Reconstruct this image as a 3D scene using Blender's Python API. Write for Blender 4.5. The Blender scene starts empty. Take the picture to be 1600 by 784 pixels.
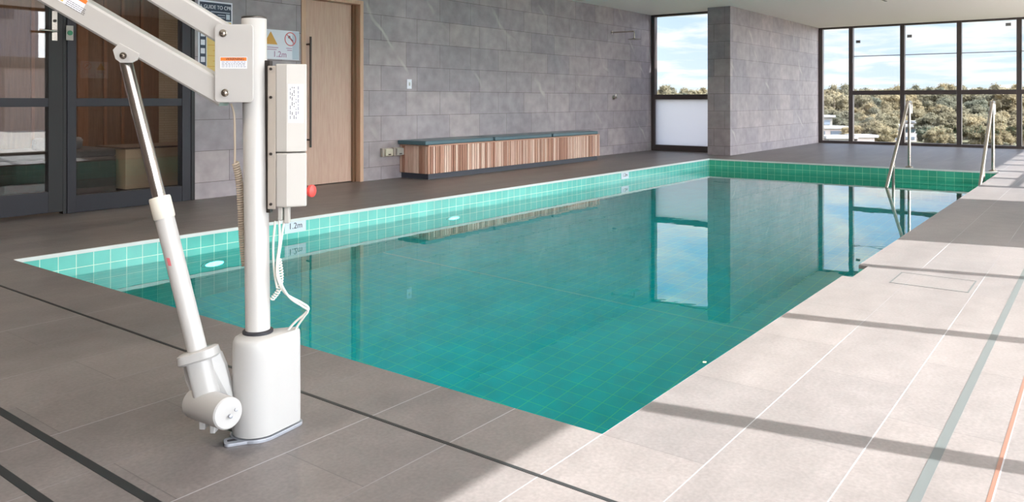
import bpy, bmesh, math, random
from mathutils import Vector, Matrix, Quaternion
random.seed(7)
PI = math.pi
sc = bpy.context.scene
COL = sc.collection

# ---------------------------------------------------------------- camera model (1600x784 frame)
F, CX, V0, H = 1228.0, 800.0, 157.0, 0.92
_n = math.hypot(931, 1228)
SY, CY = 931/_n, 1228/_n              # Y axis of the room in (lateral, depth)
RIGHT = Vector((CY, SY, 0))           # camera right in room axes
FWD = Vector((-SY, CY, 0))            # camera forward in room axes
CAM = Vector((5.0318, -1.8789, H))
def polar(u, d, z):                   # a point at direction u, depth d
    p = CAM + FWD*d + RIGHT*((u-CX)/F*d)
    return Vector((p.x, p.y, z))

# ---------------------------------------------------------------- materials
def nodes_of(m):
    m.use_nodes = True
    return m.node_tree.nodes, m.node_tree.links
def lin(c):
    f = lambda v: v/12.92 if v <= 0.04045 else ((v+0.055)/1.055)**2.4
    return (f(c[0]/255), f(c[1]/255), f(c[2]/255), 1)
def pmat(name, rgb, rough=0.5, metal=0.0, var=0.0, vscale=8.0, bump=0.0, bscale=200.0, emit=None, estr=0.0, spec=0.5):
    m = bpy.data.materials.new(name); n, l = nodes_of(m)
    b = n['Principled BSDF']
    c = lin(rgb)
    b.inputs['Base Color'].default_value = c
    b.inputs['Roughness'].default_value = rough
    b.inputs['Metallic'].default_value = metal
    b.inputs['Specular IOR Level'].default_value = spec
    if var > 0 or bump > 0:
        tc = n.new('ShaderNodeTexCoord')
    if var > 0:
        t = n.new('ShaderNodeTexNoise'); t.inputs['Scale'].default_value = vscale; t.inputs['Detail'].default_value = 5
        l.new(tc.outputs['Object'], t.inputs['Vector'])
        r = n.new('ShaderNodeMapRange'); r.inputs[1].default_value = .3; r.inputs[2].default_value = .7
        r.inputs[3].default_value = 1-var; r.inputs[4].default_value = 1+var
        l.new(t.outputs['Fac'], r.inputs[0])
        mx = n.new('ShaderNodeVectorMath'); mx.operation = 'MULTIPLY'
        mx.inputs[0].default_value = c[:3]
        l.new(r.outputs[0], mx.inputs[1])
        l.new(mx.outputs[0], b.inputs['Base Color'])
    if bump > 0:
        t2 = n.new('ShaderNodeTexNoise'); t2.inputs['Scale'].default_value = bscale
        l.new(tc.outputs['Object'], t2.inputs['Vector'])
        bp = n.new('ShaderNodeBump'); bp.inputs['Strength'].default_value = bump; bp.inputs['Distance'].default_value = .002
        l.new(t2.outputs['Fac'], bp.inputs['Height']); l.new(bp.outputs[0], b.inputs['Normal'])
    if emit:
        b.inputs['Emission Color'].default_value = lin(emit); b.inputs['Emission Strength'].default_value = estr
    return m

def brick_mat(name, ax, c1, c2, mortar, bw, rh, ms, off, ofreq=2, phase=(0, 0), rough=.5, noise=.12, nscale=3.0, vein=0.0, veincol=(190,185,180), bump=.3, spec=.5, stretch=None, blotch=None, lines=None, grain=None):
    """tiles laid on room axes: ax = which world axes run along and across the courses"""
    m = bpy.data.materials.new(name); n, l = nodes_of(m); b = n['Principled BSDF']
    g = n.new('ShaderNodeNewGeometry'); s = n.new('ShaderNodeSeparateXYZ'); l.new(g.outputs['Position'], s.inputs[0])
    cb = n.new('ShaderNodeCombineXYZ')
    for i in (0, 1):
        a = n.new('ShaderNodeMath'); a.operation = 'ADD'; a.inputs[1].default_value = phase[i]
        l.new(s.outputs['XYZ'.index(ax[i])], a.inputs[0]); l.new(a.outputs[0], cb.inputs[i])
    br = n.new('ShaderNodeTexBrick'); br.offset = off; br.offset_frequency = ofreq; br.squash = 1
    br.inputs['Scale'].default_value = 1; br.inputs['Mortar Size'].default_value = ms; br.inputs['Mortar Smooth'].default_value = .1
    br.inputs['Bias'].default_value = 0
    br.inputs['Brick Width'].default_value = bw; br.inputs['Row Height'].default_value = rh
    br.inputs['Color1'].default_value = lin(c1); br.inputs['Color2'].default_value = lin(c2); br.inputs['Mortar'].default_value = lin(mortar)
    l.new(cb.outputs[0], br.inputs['Vector'])
    col = br.outputs['Color']
    def noise_mul(col, scale, lo, hi, st=None, det=6):
        t = n.new('ShaderNodeTexNoise'); t.inputs['Scale'].default_value = scale; t.inputs['Detail'].default_value = det
        src = cb.outputs[0]
        if st:
            mp = n.new('ShaderNodeMapping'); mp.inputs['Scale'].default_value = (st[0], st[1], 1); l.new(src, mp.inputs[0]); src = mp.outputs[0]
        l.new(src, t.inputs['Vector'])
        r = n.new('ShaderNodeMapRange'); r.inputs[1].default_value = .3; r.inputs[2].default_value = .7
        r.inputs[3].default_value = lo; r.inputs[4].default_value = hi
        l.new(t.outputs['Fac'], r.inputs[0])
        mx = n.new('ShaderNodeVectorMath'); mx.operation = 'MULTIPLY'; l.new(col, mx.inputs[0]); l.new(r.outputs[0], mx.inputs[1])
        return mx.outputs[0]
    if noise: col = noise_mul(col, nscale, 1-noise, 1+noise, stretch)
    if blotch: col = noise_mul(col, blotch[0], 1-blotch[1], 1+blotch[1], None, 12)
    if vein:
        w = n.new('ShaderNodeTexWave'); w.wave_type = 'BANDS'; w.bands_direction = 'DIAGONAL'
        w.inputs['Scale'].default_value = .5; w.inputs['Distortion'].default_value = 2.2; w.inputs['Detail'].default_value = 4; w.inputs['Detail Scale'].default_value = 1.6
        l.new(cb.outputs[0], w.inputs['Vector'])
        r = n.new('ShaderNodeMapRange'); r.inputs[1].default_value = .988; r.inputs[2].default_value = 1.0; r.inputs[3].default_value = 0; r.inputs[4].default_value = 1
        l.new(w.outputs['Fac'], r.inputs[0])
        t = n.new('ShaderNodeTexNoise'); t.inputs['Scale'].default_value = 1.9; l.new(cb.outputs[0], t.inputs['Vector'])
        r2 = n.new('ShaderNodeMapRange'); r2.inputs[1].default_value = .5; r2.inputs[2].default_value = .68; r2.inputs[3].default_value = 0; r2.inputs[4].default_value = vein
        l.new(t.outputs['Fac'], r2.inputs[0])
        mu = n.new('ShaderNodeMath'); mu.operation = 'MULTIPLY'; l.new(r.outputs[0], mu.inputs[0]); l.new(r2.outputs[0], mu.inputs[1])
        mx = n.new('ShaderNodeMix'); mx.data_type = 'RGBA'; l.new(mu.outputs[0], mx.inputs[0]); l.new(col, mx.inputs[6]); mx.inputs[7].default_value = lin(veincol)
        col = mx.outputs[2]
    if grain:
        col = noise_mul(col, grain[0], 1-grain[1], 1+grain[1], None, 3)
    if lines:    # pale grout along the long joints, uneven
        sp = n.new('ShaderNodeSeparateXYZ'); l.new(cb.outputs[0], sp.inputs[0])
        q = [('DIVIDE', lines[0]), ('ADD', .5), ('FRACT', None), ('SUBTRACT', .5), ('ABSOLUTE', None), ('MULTIPLY', lines[0])]; src = sp.outputs[1]
        for op, v in q:
            a = n.new('ShaderNodeMath'); a.operation = op; l.new(src, a.inputs[0])
            if v is not None: a.inputs[1].default_value = v
            src = a.outputs[0]
        r = n.new('ShaderNodeMapRange'); r.inputs[1].default_value = lines[1]; r.inputs[2].default_value = lines[1]*1.6; r.inputs[3].default_value = 1; r.inputs[4].default_value = 0; l.new(src, r.inputs[0])
        t = n.new('ShaderNodeTexNoise'); t.inputs['Scale'].default_value = 1.6; t.inputs['Detail'].default_value = 3
        mp = n.new('ShaderNodeMapping'); mp.inputs['Scale'].default_value = (.5, 3, 1); l.new(cb.outputs[0], mp.inputs[0]); l.new(mp.outputs[0], t.inputs['Vector'])
        r2 = n.new('ShaderNodeMapRange'); r2.inputs[1].default_value = .4; r2.inputs[2].default_value = .6; r2.inputs[3].default_value = .18; r2.inputs[4].default_value = .72; l.new(t.outputs['Fac'], r2.inputs[0])
        mu = n.new('ShaderNodeMath'); mu.operation = 'MULTIPLY'; l.new(r.outputs[0], mu.inputs[0]); l.new(r2.outputs[0], mu.inputs[1])
        mx = n.new('ShaderNodeMix'); mx.data_type = 'RGBA'; l.new(mu.outputs[0], mx.inputs[0]); l.new(col, mx.inputs[6]); mx.inputs[7].default_value = lin(lines[2]); col = mx.outputs[2]
    l.new(col, b.inputs['Base Color'])
    b.inputs['Roughness'].default_value = rough; b.inputs['Specular IOR Level'].default_value = spec
    if bump:
        bp = n.new('ShaderNodeBump'); bp.inputs['Strength'].default_value = bump; bp.inputs['Distance'].default_value = .002; bp.invert = True
        l.new(br.outputs['Fac'], bp.inputs['Height']); l.new(bp.outputs[0], b.inputs['Normal'])
    return m

def sheet_mat(name, tint, base, power, rough=0.0, ripple=0.0, ior=None):
    """clear sheet of glass or water: straight view through, mirror share rising towards grazing"""
    m = bpy.data.materials.new(name); n, l = nodes_of(m)
    n.remove(n['Principled BSDF']); out = n['Material Output']
    tr = n.new('ShaderNodeBsdfRefraction' if ior else 'ShaderNodeBsdfTransparent')
    if ior: tr.inputs['IOR'].default_value = ior; tr.inputs['Roughness'].default_value = 0
    tr.inputs[0].default_value = (*tint, 1)
    gl = n.new('ShaderNodeBsdfGlossy'); gl.inputs['Roughness'].default_value = rough; gl.inputs['Color'].default_value = (1, 1, 1, 1)
    lw = n.new('ShaderNodeLayerWeight'); lw.inputs['Blend'].default_value = .5
    pw = n.new('ShaderNodeMath'); pw.operation = 'POWER'; pw.inputs[1].default_value = power; l.new(lw.outputs['Facing'], pw.inputs[0])
    ma = n.new('ShaderNodeMath'); ma.operation = 'MULTIPLY_ADD'; ma.inputs[1].default_value = 1-base; ma.inputs[2].default_value = base; l.new(pw.outputs[0], ma.inputs[0])
    mx = n.new('ShaderNodeMixShader'); l.new(ma.outputs[0], mx.inputs[0]); l.new(tr.outputs[0], mx.inputs[1]); l.new(gl.outputs[0], mx.inputs[2])
    l.new(mx.outputs[0], out.inputs['Surface'])
    if ripple:
        tc = n.new('ShaderNodeTexCoord'); t = n.new('ShaderNodeTexNoise'); t.inputs['Scale'].default_value = 5; t.inputs['Detail'].default_value = 2
        l.new(tc.outputs['Object'], t.inputs['Vector'])
        bp = n.new('ShaderNodeBump'); bp.inputs['Strength'].default_value = 1; bp.inputs['Distance'].default_value = ripple
        l.new(t.outputs['Fac'], bp.inputs['Height']); l.new(bp.outputs[0], gl.inputs['Normal'])
    return m

def wood_mat(name, c1, c2, axis, scale=6.0, rough=.45):
    m = bpy.data.materials.new(name); n, l = nodes_of(m); b = n['Principled BSDF']
    g = n.new('ShaderNodeNewGeometry')
    mp = n.new('ShaderNodeMapping'); st = [14, 14, 14]; st['XYZ'.index(axis)] = .9; mp.inputs['Scale'].default_value = st
    l.new(g.outputs['Position'], mp.inputs[0])
    t = n.new('ShaderNodeTexNoise'); t.inputs['Scale'].default_value = scale; t.inputs['Detail'].default_value = 6; t.inputs['Distortion'].default_value = .6
    l.new(mp.outputs[0], t.inputs['Vector'])
    r = n.new('ShaderNodeValToRGB'); r.color_ramp.elements[0].position = .3; r.color_ramp.elements[0].color = lin(c1)
    r.color_ramp.elements[1].position = .7; r.color_ramp.elements[1].color = lin(c2)
    l.new(t.outputs['Fac'], r.inputs[0]); l.new(r.outputs[0], b.inputs['Base Color']); b.inputs['Roughness'].default_value = rough
    return m

M = {}
M['deck'] = brick_mat('stone_deck_tiles', 'YX', (111,104,102), (104,98,97), (88,82,82), .6, .3, .0016, .5, phase=(.0, -.02), rough=.42, noise=.13, nscale=1.3, stretch=(.5, 2.4), blotch=(9, .09), grain=(90, .13), bump=.15, spec=.5, lines=(.3, .0012, (176,174,178)))
M['wall'] = brick_mat('grey_stone_wall_tiles', 'YZ', (166,156,158), (148,141,147), (98,88,88), .6, .294, .0024, .31, phase=(-4.50+6, -.74+.294*4), rough=.5, noise=.13, nscale=1.3, vein=.75, blotch=(7, .15))
M['wallx'] = brick_mat('grey_stone_wall_tiles_across', 'XZ', (166,156,158), (148,141,147), (98,88,88), .6, .294, .0024, .31, phase=(6.1, -.74+.294*4), rough=.5, noise=.13, nscale=1.3, blotch=(7, .15))
GR = (150,190,165)
pt = dict(off=0, rough=.18, noise=.10, nscale=4, bump=.2)
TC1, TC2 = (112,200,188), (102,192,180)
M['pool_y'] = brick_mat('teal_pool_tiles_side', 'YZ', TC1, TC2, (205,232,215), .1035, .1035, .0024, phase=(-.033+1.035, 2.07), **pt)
M['pool_x_shaded'] = brick_mat('shaded_pool_tiles_end', 'XZ', (76,176,148), (68,168,140), (150,214,180), .1035, .1035, .0024, phase=(1.035, 2.07), **pt)  # same tile as the sides, weaker light put into a darker green
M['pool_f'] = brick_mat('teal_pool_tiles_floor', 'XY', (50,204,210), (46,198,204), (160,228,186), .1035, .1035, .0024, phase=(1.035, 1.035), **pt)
M['water'] = sheet_mat('pool_water', (.13, .985, .995), .015, 4.7, 0, .0004, 1.33)
M['sglass'] = sheet_mat('sidelight_glass', (.93, .93, .93), .045, 5)
M['glass'] = sheet_mat('window_glass', (.97, .985, .98), .03, 5)
M['dglass'] = sheet_mat('tinted_door_glass', (.93, .93, .93), .055, 5)
M['frost'] = None
M['plaster'] = pmat('white_ceiling_paint', (248,243,238), .8)
M['plain'] = pmat('taupe_wall_paint', (124,116,110), .8)
M['frame'] = pmat('dark_anodised_frame', (84,76,75), .4, .3)
M['black'] = pmat('charcoal_frame', (44,44,50), .42, .3)
M['jamb'] = pmat('black_jamb', (22,21,23), .5)  # near-black colour of the door stiles and jamb posts
M['white'] = pmat('white_powder_coat', (184,181,178), .35, 0, .015, 6)
M['whiteb'] = pmat('white_moulded_plastic', (176,174,172), .4, 0, .015, 5)
M['grey'] = pmat('warm_grey_plastic', (170,160,150), .5)
M['ctrl'] = pmat('light_grey_plastic', (176,171,165), .45)
M['dark'] = pmat('dark_grey_metal', (72,66,62), .4, .6)
M['chrome'] = pmat('polished_steel', (214,202,194), .24, 1)
M['steel'] = pmat('brushed_stainless_steel', (190,182,172), .22, 1)
M['collar'] = pmat('cream_nylon', (214,208,196), .5)
M['rubber'] = pmat('black_rubber', (40,40,46), .6)
M['plate'] = pmat('galvanised_base_plate', (165,168,176), .45, .5, .1, 30)
M['red'] = pmat('red_plastic', (222,72,66), .4)
M['cable'] = pmat('white_cable', (222,222,214), .45)
M['coil'] = pmat('beige_coiled_cable', (178,162,144), .5)
M['door'] = wood_mat('pale_oak_veneer', (184,150,132), (198,168,150), 'Z', 5)
M['doorf'] = wood_mat('oak_door_frame', (190,152,126), (204,168,142), 'Z', 5)
M['slat'] = [wood_mat('cedar_slat_%s' % k, a, b_, 'Z', 6, .5) for k, a, b_ in (('light', (214,184,166), (228,200,184)), ('mid', (176,132,110), (196,152,130)), ('warm', (196,158,140), (214,180,162)), ('dark', (150,106,86), (172,126,104)))]
M['bench_dark'] = pmat('dark_bench_carcass', (64,50,44), .6)
M['plinth'] = pmat('dark_plinth', (58,62,72), .5)
M['vinyl'] = pmat('dark_teal_vinyl', (74,104,114), .3, 0, .04, 10)
M['timber'] = wood_mat('brown_timber_panelling', (104,76,54), (126,92,66), 'Z', 4)
M['timber2'] = wood_mat('reddish_timber_panelling', (128,86,56), (146,102,70), 'Z', 4)
M['beige'] = pmat('beige_bench_facing', (196,172,140), .6, 0, .05, 4)
M['ivory'] = brick_mat('small_ivory_tiles', 'YZ', (178,166,146), (170,158,138), (140,128,110), .3, .03, .002, .5, rough=.4)
M['interior'] = pmat('dark_interior_paint', (96,78,64), .7)
M['intfloor'] = pmat('dark_timber_floor', (86,66,54), .4, 0, .1, 3)
M['towel'] = pmat('grey_towel', (110,108,108), .9, 0, .1, 20, .5, 120)
M['cushion'] = pmat('charcoal_cushion', (70,66,64), .7)
M['drain'] = pmat('dark_slot_drain', (48,50,52), .45, .4)
M['draing'] = pmat('grey_slot_drain', (84,88,88), .5, .1)
M['rust'] = pmat('brown_threshold_channel', (128,92,78), .5, .3)
M['paper'] = pmat('white_sign_board', (228,230,240), .5)
M['navy'] = pmat('navy_print', (52,64,84), .5)
M['yellow'] = pmat('yellow_print', (226,196,120), .5)
M['orange'] = pmat('orange_print', (226,126,54), .5)
M['amber'] = pmat('amber_print', (214,160,74), .5)
M['ink'] = pmat('dark_print', (66,60,70), .6)
M['purple'] = pmat('purple_print', (170,120,160), .6)
M['pink'] = pmat('red_ring_print', (214,110,116), .5)
M['palegrey'] = pmat('pale_blue_grey_print', (190,200,214), .5)
M['green'] = pmat('green_button', (40,130,92), .4)
M['tag'] = pmat('grey_glass_tag', (130,132,134), .6)
M['marker'] = pmat('white_depth_tile', (216,224,234), .25)
M['grout'] = pmat('white_edge_grout', (214,216,214), .6)
M['lens'] = pmat('frosted_light_lens', (235,245,245), .3, emit=(235,255,250), estr=7.0)
M['down'] = pmat('warm_downlight_lens', (255,235,205), .3, emit=(255,214,160), estr=6.0)
M['concrete'] = pmat('pale_concrete', (132,128,124), .8, 0, .06, .3)
M['bounce_slab'] = pmat('pale_bounce_paving', (236,228,218), .8, 0, .05, 2)  # pale surface of the added light-bouncing slab
M['facade'] = pmat('grey_facade', (196,190,196), .8, 0, .05, .2)
M['facade2'] = pmat('pale_lilac_facade', (190,178,175), .8, 0, .04, .2)
M['roofp'] = pmat('pale_roof', (140,140,143), .7, 0, .06, .2)
M['roofr'] = pmat('red_roof', (150,80,68), .7, 0, .06, .2)
M['winblue'] = pmat('bluish_window_band', (110,120,134), .3)
M['earth'] = pmat('dry_hillside', (96,94,72), .9, 0, .25, .04)
M['bark'] = pmat('grey_bark', (120,108,94), .9)

def frosted():
    m = bpy.data.materials.new('frosted_glass'); n, l = nodes_of(m); n.remove(n['Principled BSDF'])
    a = n.new('ShaderNodeBsdfTranslucent'); a.inputs[0].default_value = (1, 1, 1, 1)
    d = n.new('ShaderNodeBsdfDiffuse'); d.inputs[0].default_value = (.74, .75, .74, 1)
    mx = n.new('ShaderNodeMixShader'); mx.inputs[0].default_value = .12
    l.new(a.outputs[0], mx.inputs[1]); l.new(d.outputs[0], mx.inputs[2]); l.new(mx.outputs[0], n['Material Output'].inputs[0])
    return m
M['frost'] = frosted()
def leaf_mat(name, cols):
    m = bpy.data.materials.new(name); n, l = nodes_of(m); b = n['Principled BSDF']
    oi = n.new('ShaderNodeObjectInfo'); r = n.new('ShaderNodeValToRGB')
    e = r.color_ramp.elements; e[0].color = lin(cols[0]); e[1].color = lin(cols[-1])
    for i, c in enumerate(cols[1:-1]):
        x = e.new((i+1)/(len(cols)-1)); x.color = lin(c)
    l.new(oi.outputs['Random'], r.inputs[0])
    tc = n.new('ShaderNodeTexCoord'); t = n.new('ShaderNodeTexNoise'); t.inputs['Scale'].default_value = .9; t.inputs['Detail'].default_value = 4
    l.new(tc.outputs['Object'], t.inputs['Vector'])
    mr = n.new('ShaderNodeMapRange'); mr.inputs[1].default_value = .3; mr.inputs[2].default_value = .7; mr.inputs[3].default_value = .85; mr.inputs[4].default_value = 1.4
    l.new(t.outputs['Fac'], mr.inputs[0])
    mx = n.new('ShaderNodeVectorMath'); mx.operation = 'MULTIPLY'; l.new(r.outputs[0], mx.inputs[0]); l.new(mr.outputs[0], mx.inputs[1])
    l.new(mx.outputs[0], b.inputs['Base Color']); b.inputs['Roughness'].default_value = .9; b.inputs['Specular IOR Level'].default_value = .1
    tl = n.new('ShaderNodeBsdfTranslucent'); l.new(mx.outputs[0], tl.inputs[0]); ms = n.new('ShaderNodeMixShader'); ms.inputs[0].default_value = .6
    l.new(b.outputs[0], ms.inputs[1]); l.new(tl.outputs[0], ms.inputs[2]); l.new(ms.outputs[0], n['Material Output'].inputs[0])
    return m
M['leaf'] = leaf_mat('olive_foliage', [(122,114,94), (140,128,102), (110,109,95), (146,134,108), (104,106,94), (132,123,100)])

# ---------------------------------------------------------------- mesh helpers
def bm_box(bm, lo, hi):
    (x0, y0, z0), (x1, y1, z1) = lo, hi
    v = [bm.verts.new(p) for p in ((x0,y0,z0),(x1,y0,z0),(x1,y1,z0),(x0,y1,z0),(x0,y0,z1),(x1,y0,z1),(x1,y1,z1),(x0,y1,z1))]
    for f in ((0,3,2,1),(4,5,6,7),(0,1,5,4),(1,2,6,5),(2,3,7,6),(3,0,4,7)): bm.faces.new([v[i] for i in f])
def frame_of(d):
    d = d.normalized(); a = Vector((0,0,1)) if abs(d.z) < .95 else Vector((1,0,0))
    x = d.cross(a).normalized(); return x, d.cross(x).normalized()
def bm_tube(bm, pts, rad, seg=16, cap=True):
    pts = [Vector(p) for p in pts]
    rads = rad if isinstance(rad, (list, tuple)) else [rad]*len(pts)
    rings = []; x = None
    for i, p in enumerate(pts):
        d = (pts[min(i+1, len(pts)-1)]-pts[max(i-1, 0)])
        if d.length < 1e-9: d = pts[-1]-pts[0]
        d.normalize()
        if x is None: x, y = frame_of(d)
        else:
            x = (x - d*x.dot(d)).normalized()
        y = d.cross(x)
        rings.append([bm.verts.new(p + (x*math.cos(2*PI*k/seg)+y*math.sin(2*PI*k/seg))*rads[i]) for k in range(seg)])
    for a, b in zip(rings, rings[1:]):
        for k in range(seg): bm.faces.new((a[k], a[(k+1) % seg], b[(k+1) % seg], b[k]))
    if cap:
        bm.faces.new(rings[0][::-1]); bm.faces.new(rings[-1])
def bm_prism(bm, poly, origin, ux, uy, depth):
    """extrude 2D polygon (in ux, uy) by vector depth"""
    o, ux, uy, dp = Vector(origin), Vector(ux), Vector(uy), Vector(depth)
    a = [bm.verts.new(o+ux*p[0]+uy*p[1]) for p in poly]; b = [bm.verts.new(v.co+dp) for v in a]
    n = len(a)
    bm.faces.new(a); bm.faces.new(b[::-1])
    for i in range(n): bm.faces.new((a[i], b[i], b[(i+1) % n], a[(i+1) % n]))
def bm_lathe(bm, prof, center=(0,0,0), axis=(0,0,1), seg=24):
    c = Vector(center); ax = Vector(axis).normalized(); x, y = frame_of(ax); rings = []
    for r, h in prof:
        r = max(r, 1e-5)
        rings.append([bm.verts.new(c+ax*h+(x*math.cos(2*PI*k/seg)+y*math.sin(2*PI*k/seg))*r) for k in range(seg)])
    for a, b in zip(rings, rings[1:]):
        for k in range(seg): bm.faces.new((a[k], a[(k+1) % seg], b[(k+1) % seg], b[k]))
    bm.faces.new(rings[0][::-1]); bm.faces.new(rings[-1])
def smoothpath(pts, n=8):
    pts = [Vector(p) for p in pts]; out = []
    for i in range(len(pts)-1):
        p0, p1, p2, p3 = pts[max(i-1,0)], pts[i], pts[i+1], pts[min(i+2,len(pts)-1)]
        for k in range(n):
            t = k/n
            out.append(.5*((2*p1)+(p2-p0)*t+(2*p0-5*p1+4*p2-p3)*t*t+(3*p1-p0-3*p2+p3)*t**3))
    out.append(pts[-1]); return out
def filletpath(pts, r, n=6):
    pts = [Vector(p) for p in pts]; out = [pts[0]]
    for i in range(1, len(pts)-1):
        a, b, c = pts[i-1], pts[i], pts[i+1]
        p, q = b+(a-b).normalized()*r, b+(c-b).normalized()*r
        for k in range(n+1):
            t = k/n; out.append(p*(1-t)**2+b*2*t*(1-t)+q*t*t)
    out.append(pts[-1]); return out
def rounded_rect(w0, h0, w1, h1, r, n=6):
    out = []
    for cx, cy, a0 in ((w1-r, h1-r, 0), (w0+r, h1-r, 90), (w0+r, h0+r, 180), (w1-r, h0+r, 270)):
        for k in range(n+1):
            a = math.radians(a0+90*k/n); out.append((cx+r*math.cos(a), cy+r*math.sin(a)))
    return out
def circ(cx, cy, r, n=28): return [(cx+r*math.cos(2*PI*k/n), cy+r*math.sin(2*PI*k/n)) for k in range(n)]

def tag(o, label=None, cat=None, group=None, kind=None):
    if label: o['label'] = label
    if cat: o['category'] = cat
    if group: o['group'] = group
    if kind: o['kind'] = kind
    return o
def build(name, bm, mat, parent=None, bevel=0.0, smooth=False, bseg=2, loc=None, rot=None):
    bmesh.ops.recalc_face_normals(bm, faces=bm.faces)
    me = bpy.data.meshes.new(name); bm.to_mesh(me); bm.free()
    me.materials.append(mat)
    if smooth:
        me.shade_smooth(); me.set_sharp_from_angle(angle=math.radians(40))
    o = bpy.data.objects.new(name, me); COL.objects.link(o)
    if parent: o.parent = parent
    if loc is not None: o.location = loc
    if rot is not None: o.rotation_euler = rot
    if bevel:
        bv = o.modifiers.new('bevel', 'BEVEL'); bv.width = bevel; bv.segments = bseg; bv.limit_method = 'ANGLE'; bv.angle_limit = math.radians(50)
    return o
def box(name, lo, hi, mat, parent=None, bevel=0.0):
    bm = bmesh.new(); bm_box(bm, lo, hi); return build(name, bm, mat, parent, bevel)
def boxes(name, lst, mat, parent=None, bevel=0.0):
    bm = bmesh.new()
    for lo, hi in lst: bm_box(bm, lo, hi)
    return build(name, bm, mat, parent, bevel)
def empty(name, loc=(0,0,0), rotz=0.0):
    o = bpy.data.objects.new(name, None); COL.objects.link(o); o.location = loc; o.rotation_euler = (0,0,rotz); o.empty_display_size = .1; return o
def struct(o, label, cat): return tag(o, label, cat, kind='structure')
def text(name, s, size, mat, parent, matrix, depth=.0006, align='CENTER', stretch=1.0):
    c = bpy.data.curves.new(name, 'FONT'); c.body = s; c.size = size; c.extrude = depth; c.align_x = align; c.align_y = 'CENTER'
    c.materials.append(mat)
    tmp = bpy.data.objects.new(name, c); COL.objects.link(tmp)
    bpy.context.view_layer.update()
    me = bpy.data.meshes.new_from_object(tmp.evaluated_get(bpy.context.evaluated_depsgraph_get()))
    bpy.data.objects.remove(tmp)
    me.name = name
    if not me.materials: me.materials.append(mat)
    o = bpy.data.objects.new(name, me); COL.objects.link(o); o.parent = parent
    o.matrix_local = matrix @ Matrix.Diagonal((stretch, 1, 1, 1)); return o
def face_matrix(origin, ux, uy):
    ux, uy = Vector(ux).normalized(), Vector(uy).normalized(); n = ux.cross(uy)
    return Matrix(((ux.x, uy.x, n.x, origin[0]), (ux.y, uy.y, n.y, origin[1]), (ux.z, uy.z, n.z, origin[2]), (0,0,0,1)))
def copy_tree(o, parent=None):
    c = o.copy(); COL.objects.link(c)
    if parent: c.parent = parent
    for ch in list(o.children): copy_tree(ch, c)
    return c

# ================================================================ THE ROOM
WX, RX = -1.72, 5.97           # wall faces left / right
YN, YW, YF = -4.6, 11.35, 15.9 # near wall, left window plane, far window plane
CZ = 2.5
PX, PY = 3.92, 9.93            # pool
WZ = -0.15
FZ = -1.35

# floor with the pool cut out and the skimmer throat in its right edge
bm = bmesh.new()
NT = (2.46, 2.80, .05)
for (x0, y0, x1, y1) in ((WX-.2, YN, RX+.25, 0), (WX-.2, 0, 0, PY), (WX-.2, PY, RX+.25, YF+.12),
                         (PX, 0, RX+.25, NT[0]), (PX+NT[2], NT[0], RX+.25, NT[1]), (PX, NT[1], RX+.25, PY)):
    bm_box(bm, (x0, y0, -.02), (x1, y1, 0))
struct(build('floor', bm, M['deck']), 'large stone-tiled deck surrounding the teal pool', 'floor')
# pool basin
pb = empty('pool_basin'); struct(pb, 'rectangular teal-tiled pool sunk in the stone deck', 'pool')
box('side_wall', (-.2, -.2, FZ-.2), (0, PY+.2, -.021), M['pool_y'], pb)
box('end_wall', (0, PY, FZ-.2), (PX, PY+.2, -.021), M['pool_x_shaded'], pb)
box('side_wall', (PX, -.2, FZ-.2), (PX+.2, NT[0], -.021), M['pool_y'], pb)
box('side_wall', (PX, NT[1], FZ-.2), (PX+.2, PY+.2, -.021), M['pool_y'], pb)
boxes('skimmer_throat', [((PX, NT[0], FZ-.2), (PX+.2, NT[1], -.14)), ((PX+.14, NT[0], -.14), (PX+.2, NT[1], -.021))], M['pool_y'], pb)
box('end_wall', (0, -.2, FZ-.2), (PX, 0, -.021), M['pool_x_shaded'], pb)
box('pool_floor', (0, 0, FZ-.2), (PX, PY, FZ), M['pool_f'], pb)
box('grout_line', (.02, 2.88, FZ), (PX-.02, 2.892, FZ+.002), M['grout'], pb)
e = .006
boxes('edge_trim', [((-e*1.6, 0, -.02), (e, PY, .002)), ((e, PY-.004, -.02), (PX, PY+e, .001))], M['grout'], pb)
# steps below the handrails
for k in range(3):
    box('step', (2.7, 9.93-.36*(k+1), FZ), (PX-.001, 9.93-.36*k, -.32-.17*k), M['pool_x_shaded'], pb)
bm = bmesh.new(); bm.faces.new([bm.verts.new(p) for p in ((0, 0, WZ), (PX, 0, WZ), (PX, PY, WZ), (0, PY, WZ))])
w = build('pool_water', bm, M['water'])
if w.data.polygons[0].normal.z < 0: w.data.flip_normals()
tag(w, 'still teal water filling the pool', 'water', kind='stuff')

# walls
DY0, DY1, DZ = 3.36, 4.22, 2.05   # timber door opening
GY0, GY1, GZ = -1.3, 2.15, 2.28   # glazed partition
wl = boxes('wall_left', [((WX-.2, GY1, 0), (WX, DY0, CZ)), ((WX-.2, DY1, 0), (WX, YW+.12, CZ)), ((WX-.2, DY0, DZ), (WX, DY1, CZ)),
                    ((WX-.2, YN, GZ), (WX, GY1, CZ)), ((WX-.2, YN, 0), (WX, GY0, GZ))], M['wall'])
struct(wl, 'long wall of grey stone tiles behind the bench', 'wall')
bm = bmesh.new(); bm_box(bm, (-.40, 10.8, 0), (0, YF+.12, CZ))
o = build('wall_column', bm, M['wall']); o.data.materials.append(M['wallx'])
for p in o.data.polygons:
    if abs(p.normal.y) > .5: p.material_index = 1
struct(o, 'grey tiled wall pier projecting between the two windows', 'wall')
o = boxes('wall_right', [((RX, 4.32, 0), (RX+.25, 6.98, CZ)), ((RX, YN, 0), (RX+.25, -3.1, CZ))], M['wall'])
struct(o, 'grey tiled wall opposite the bench', 'wall')
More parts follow.
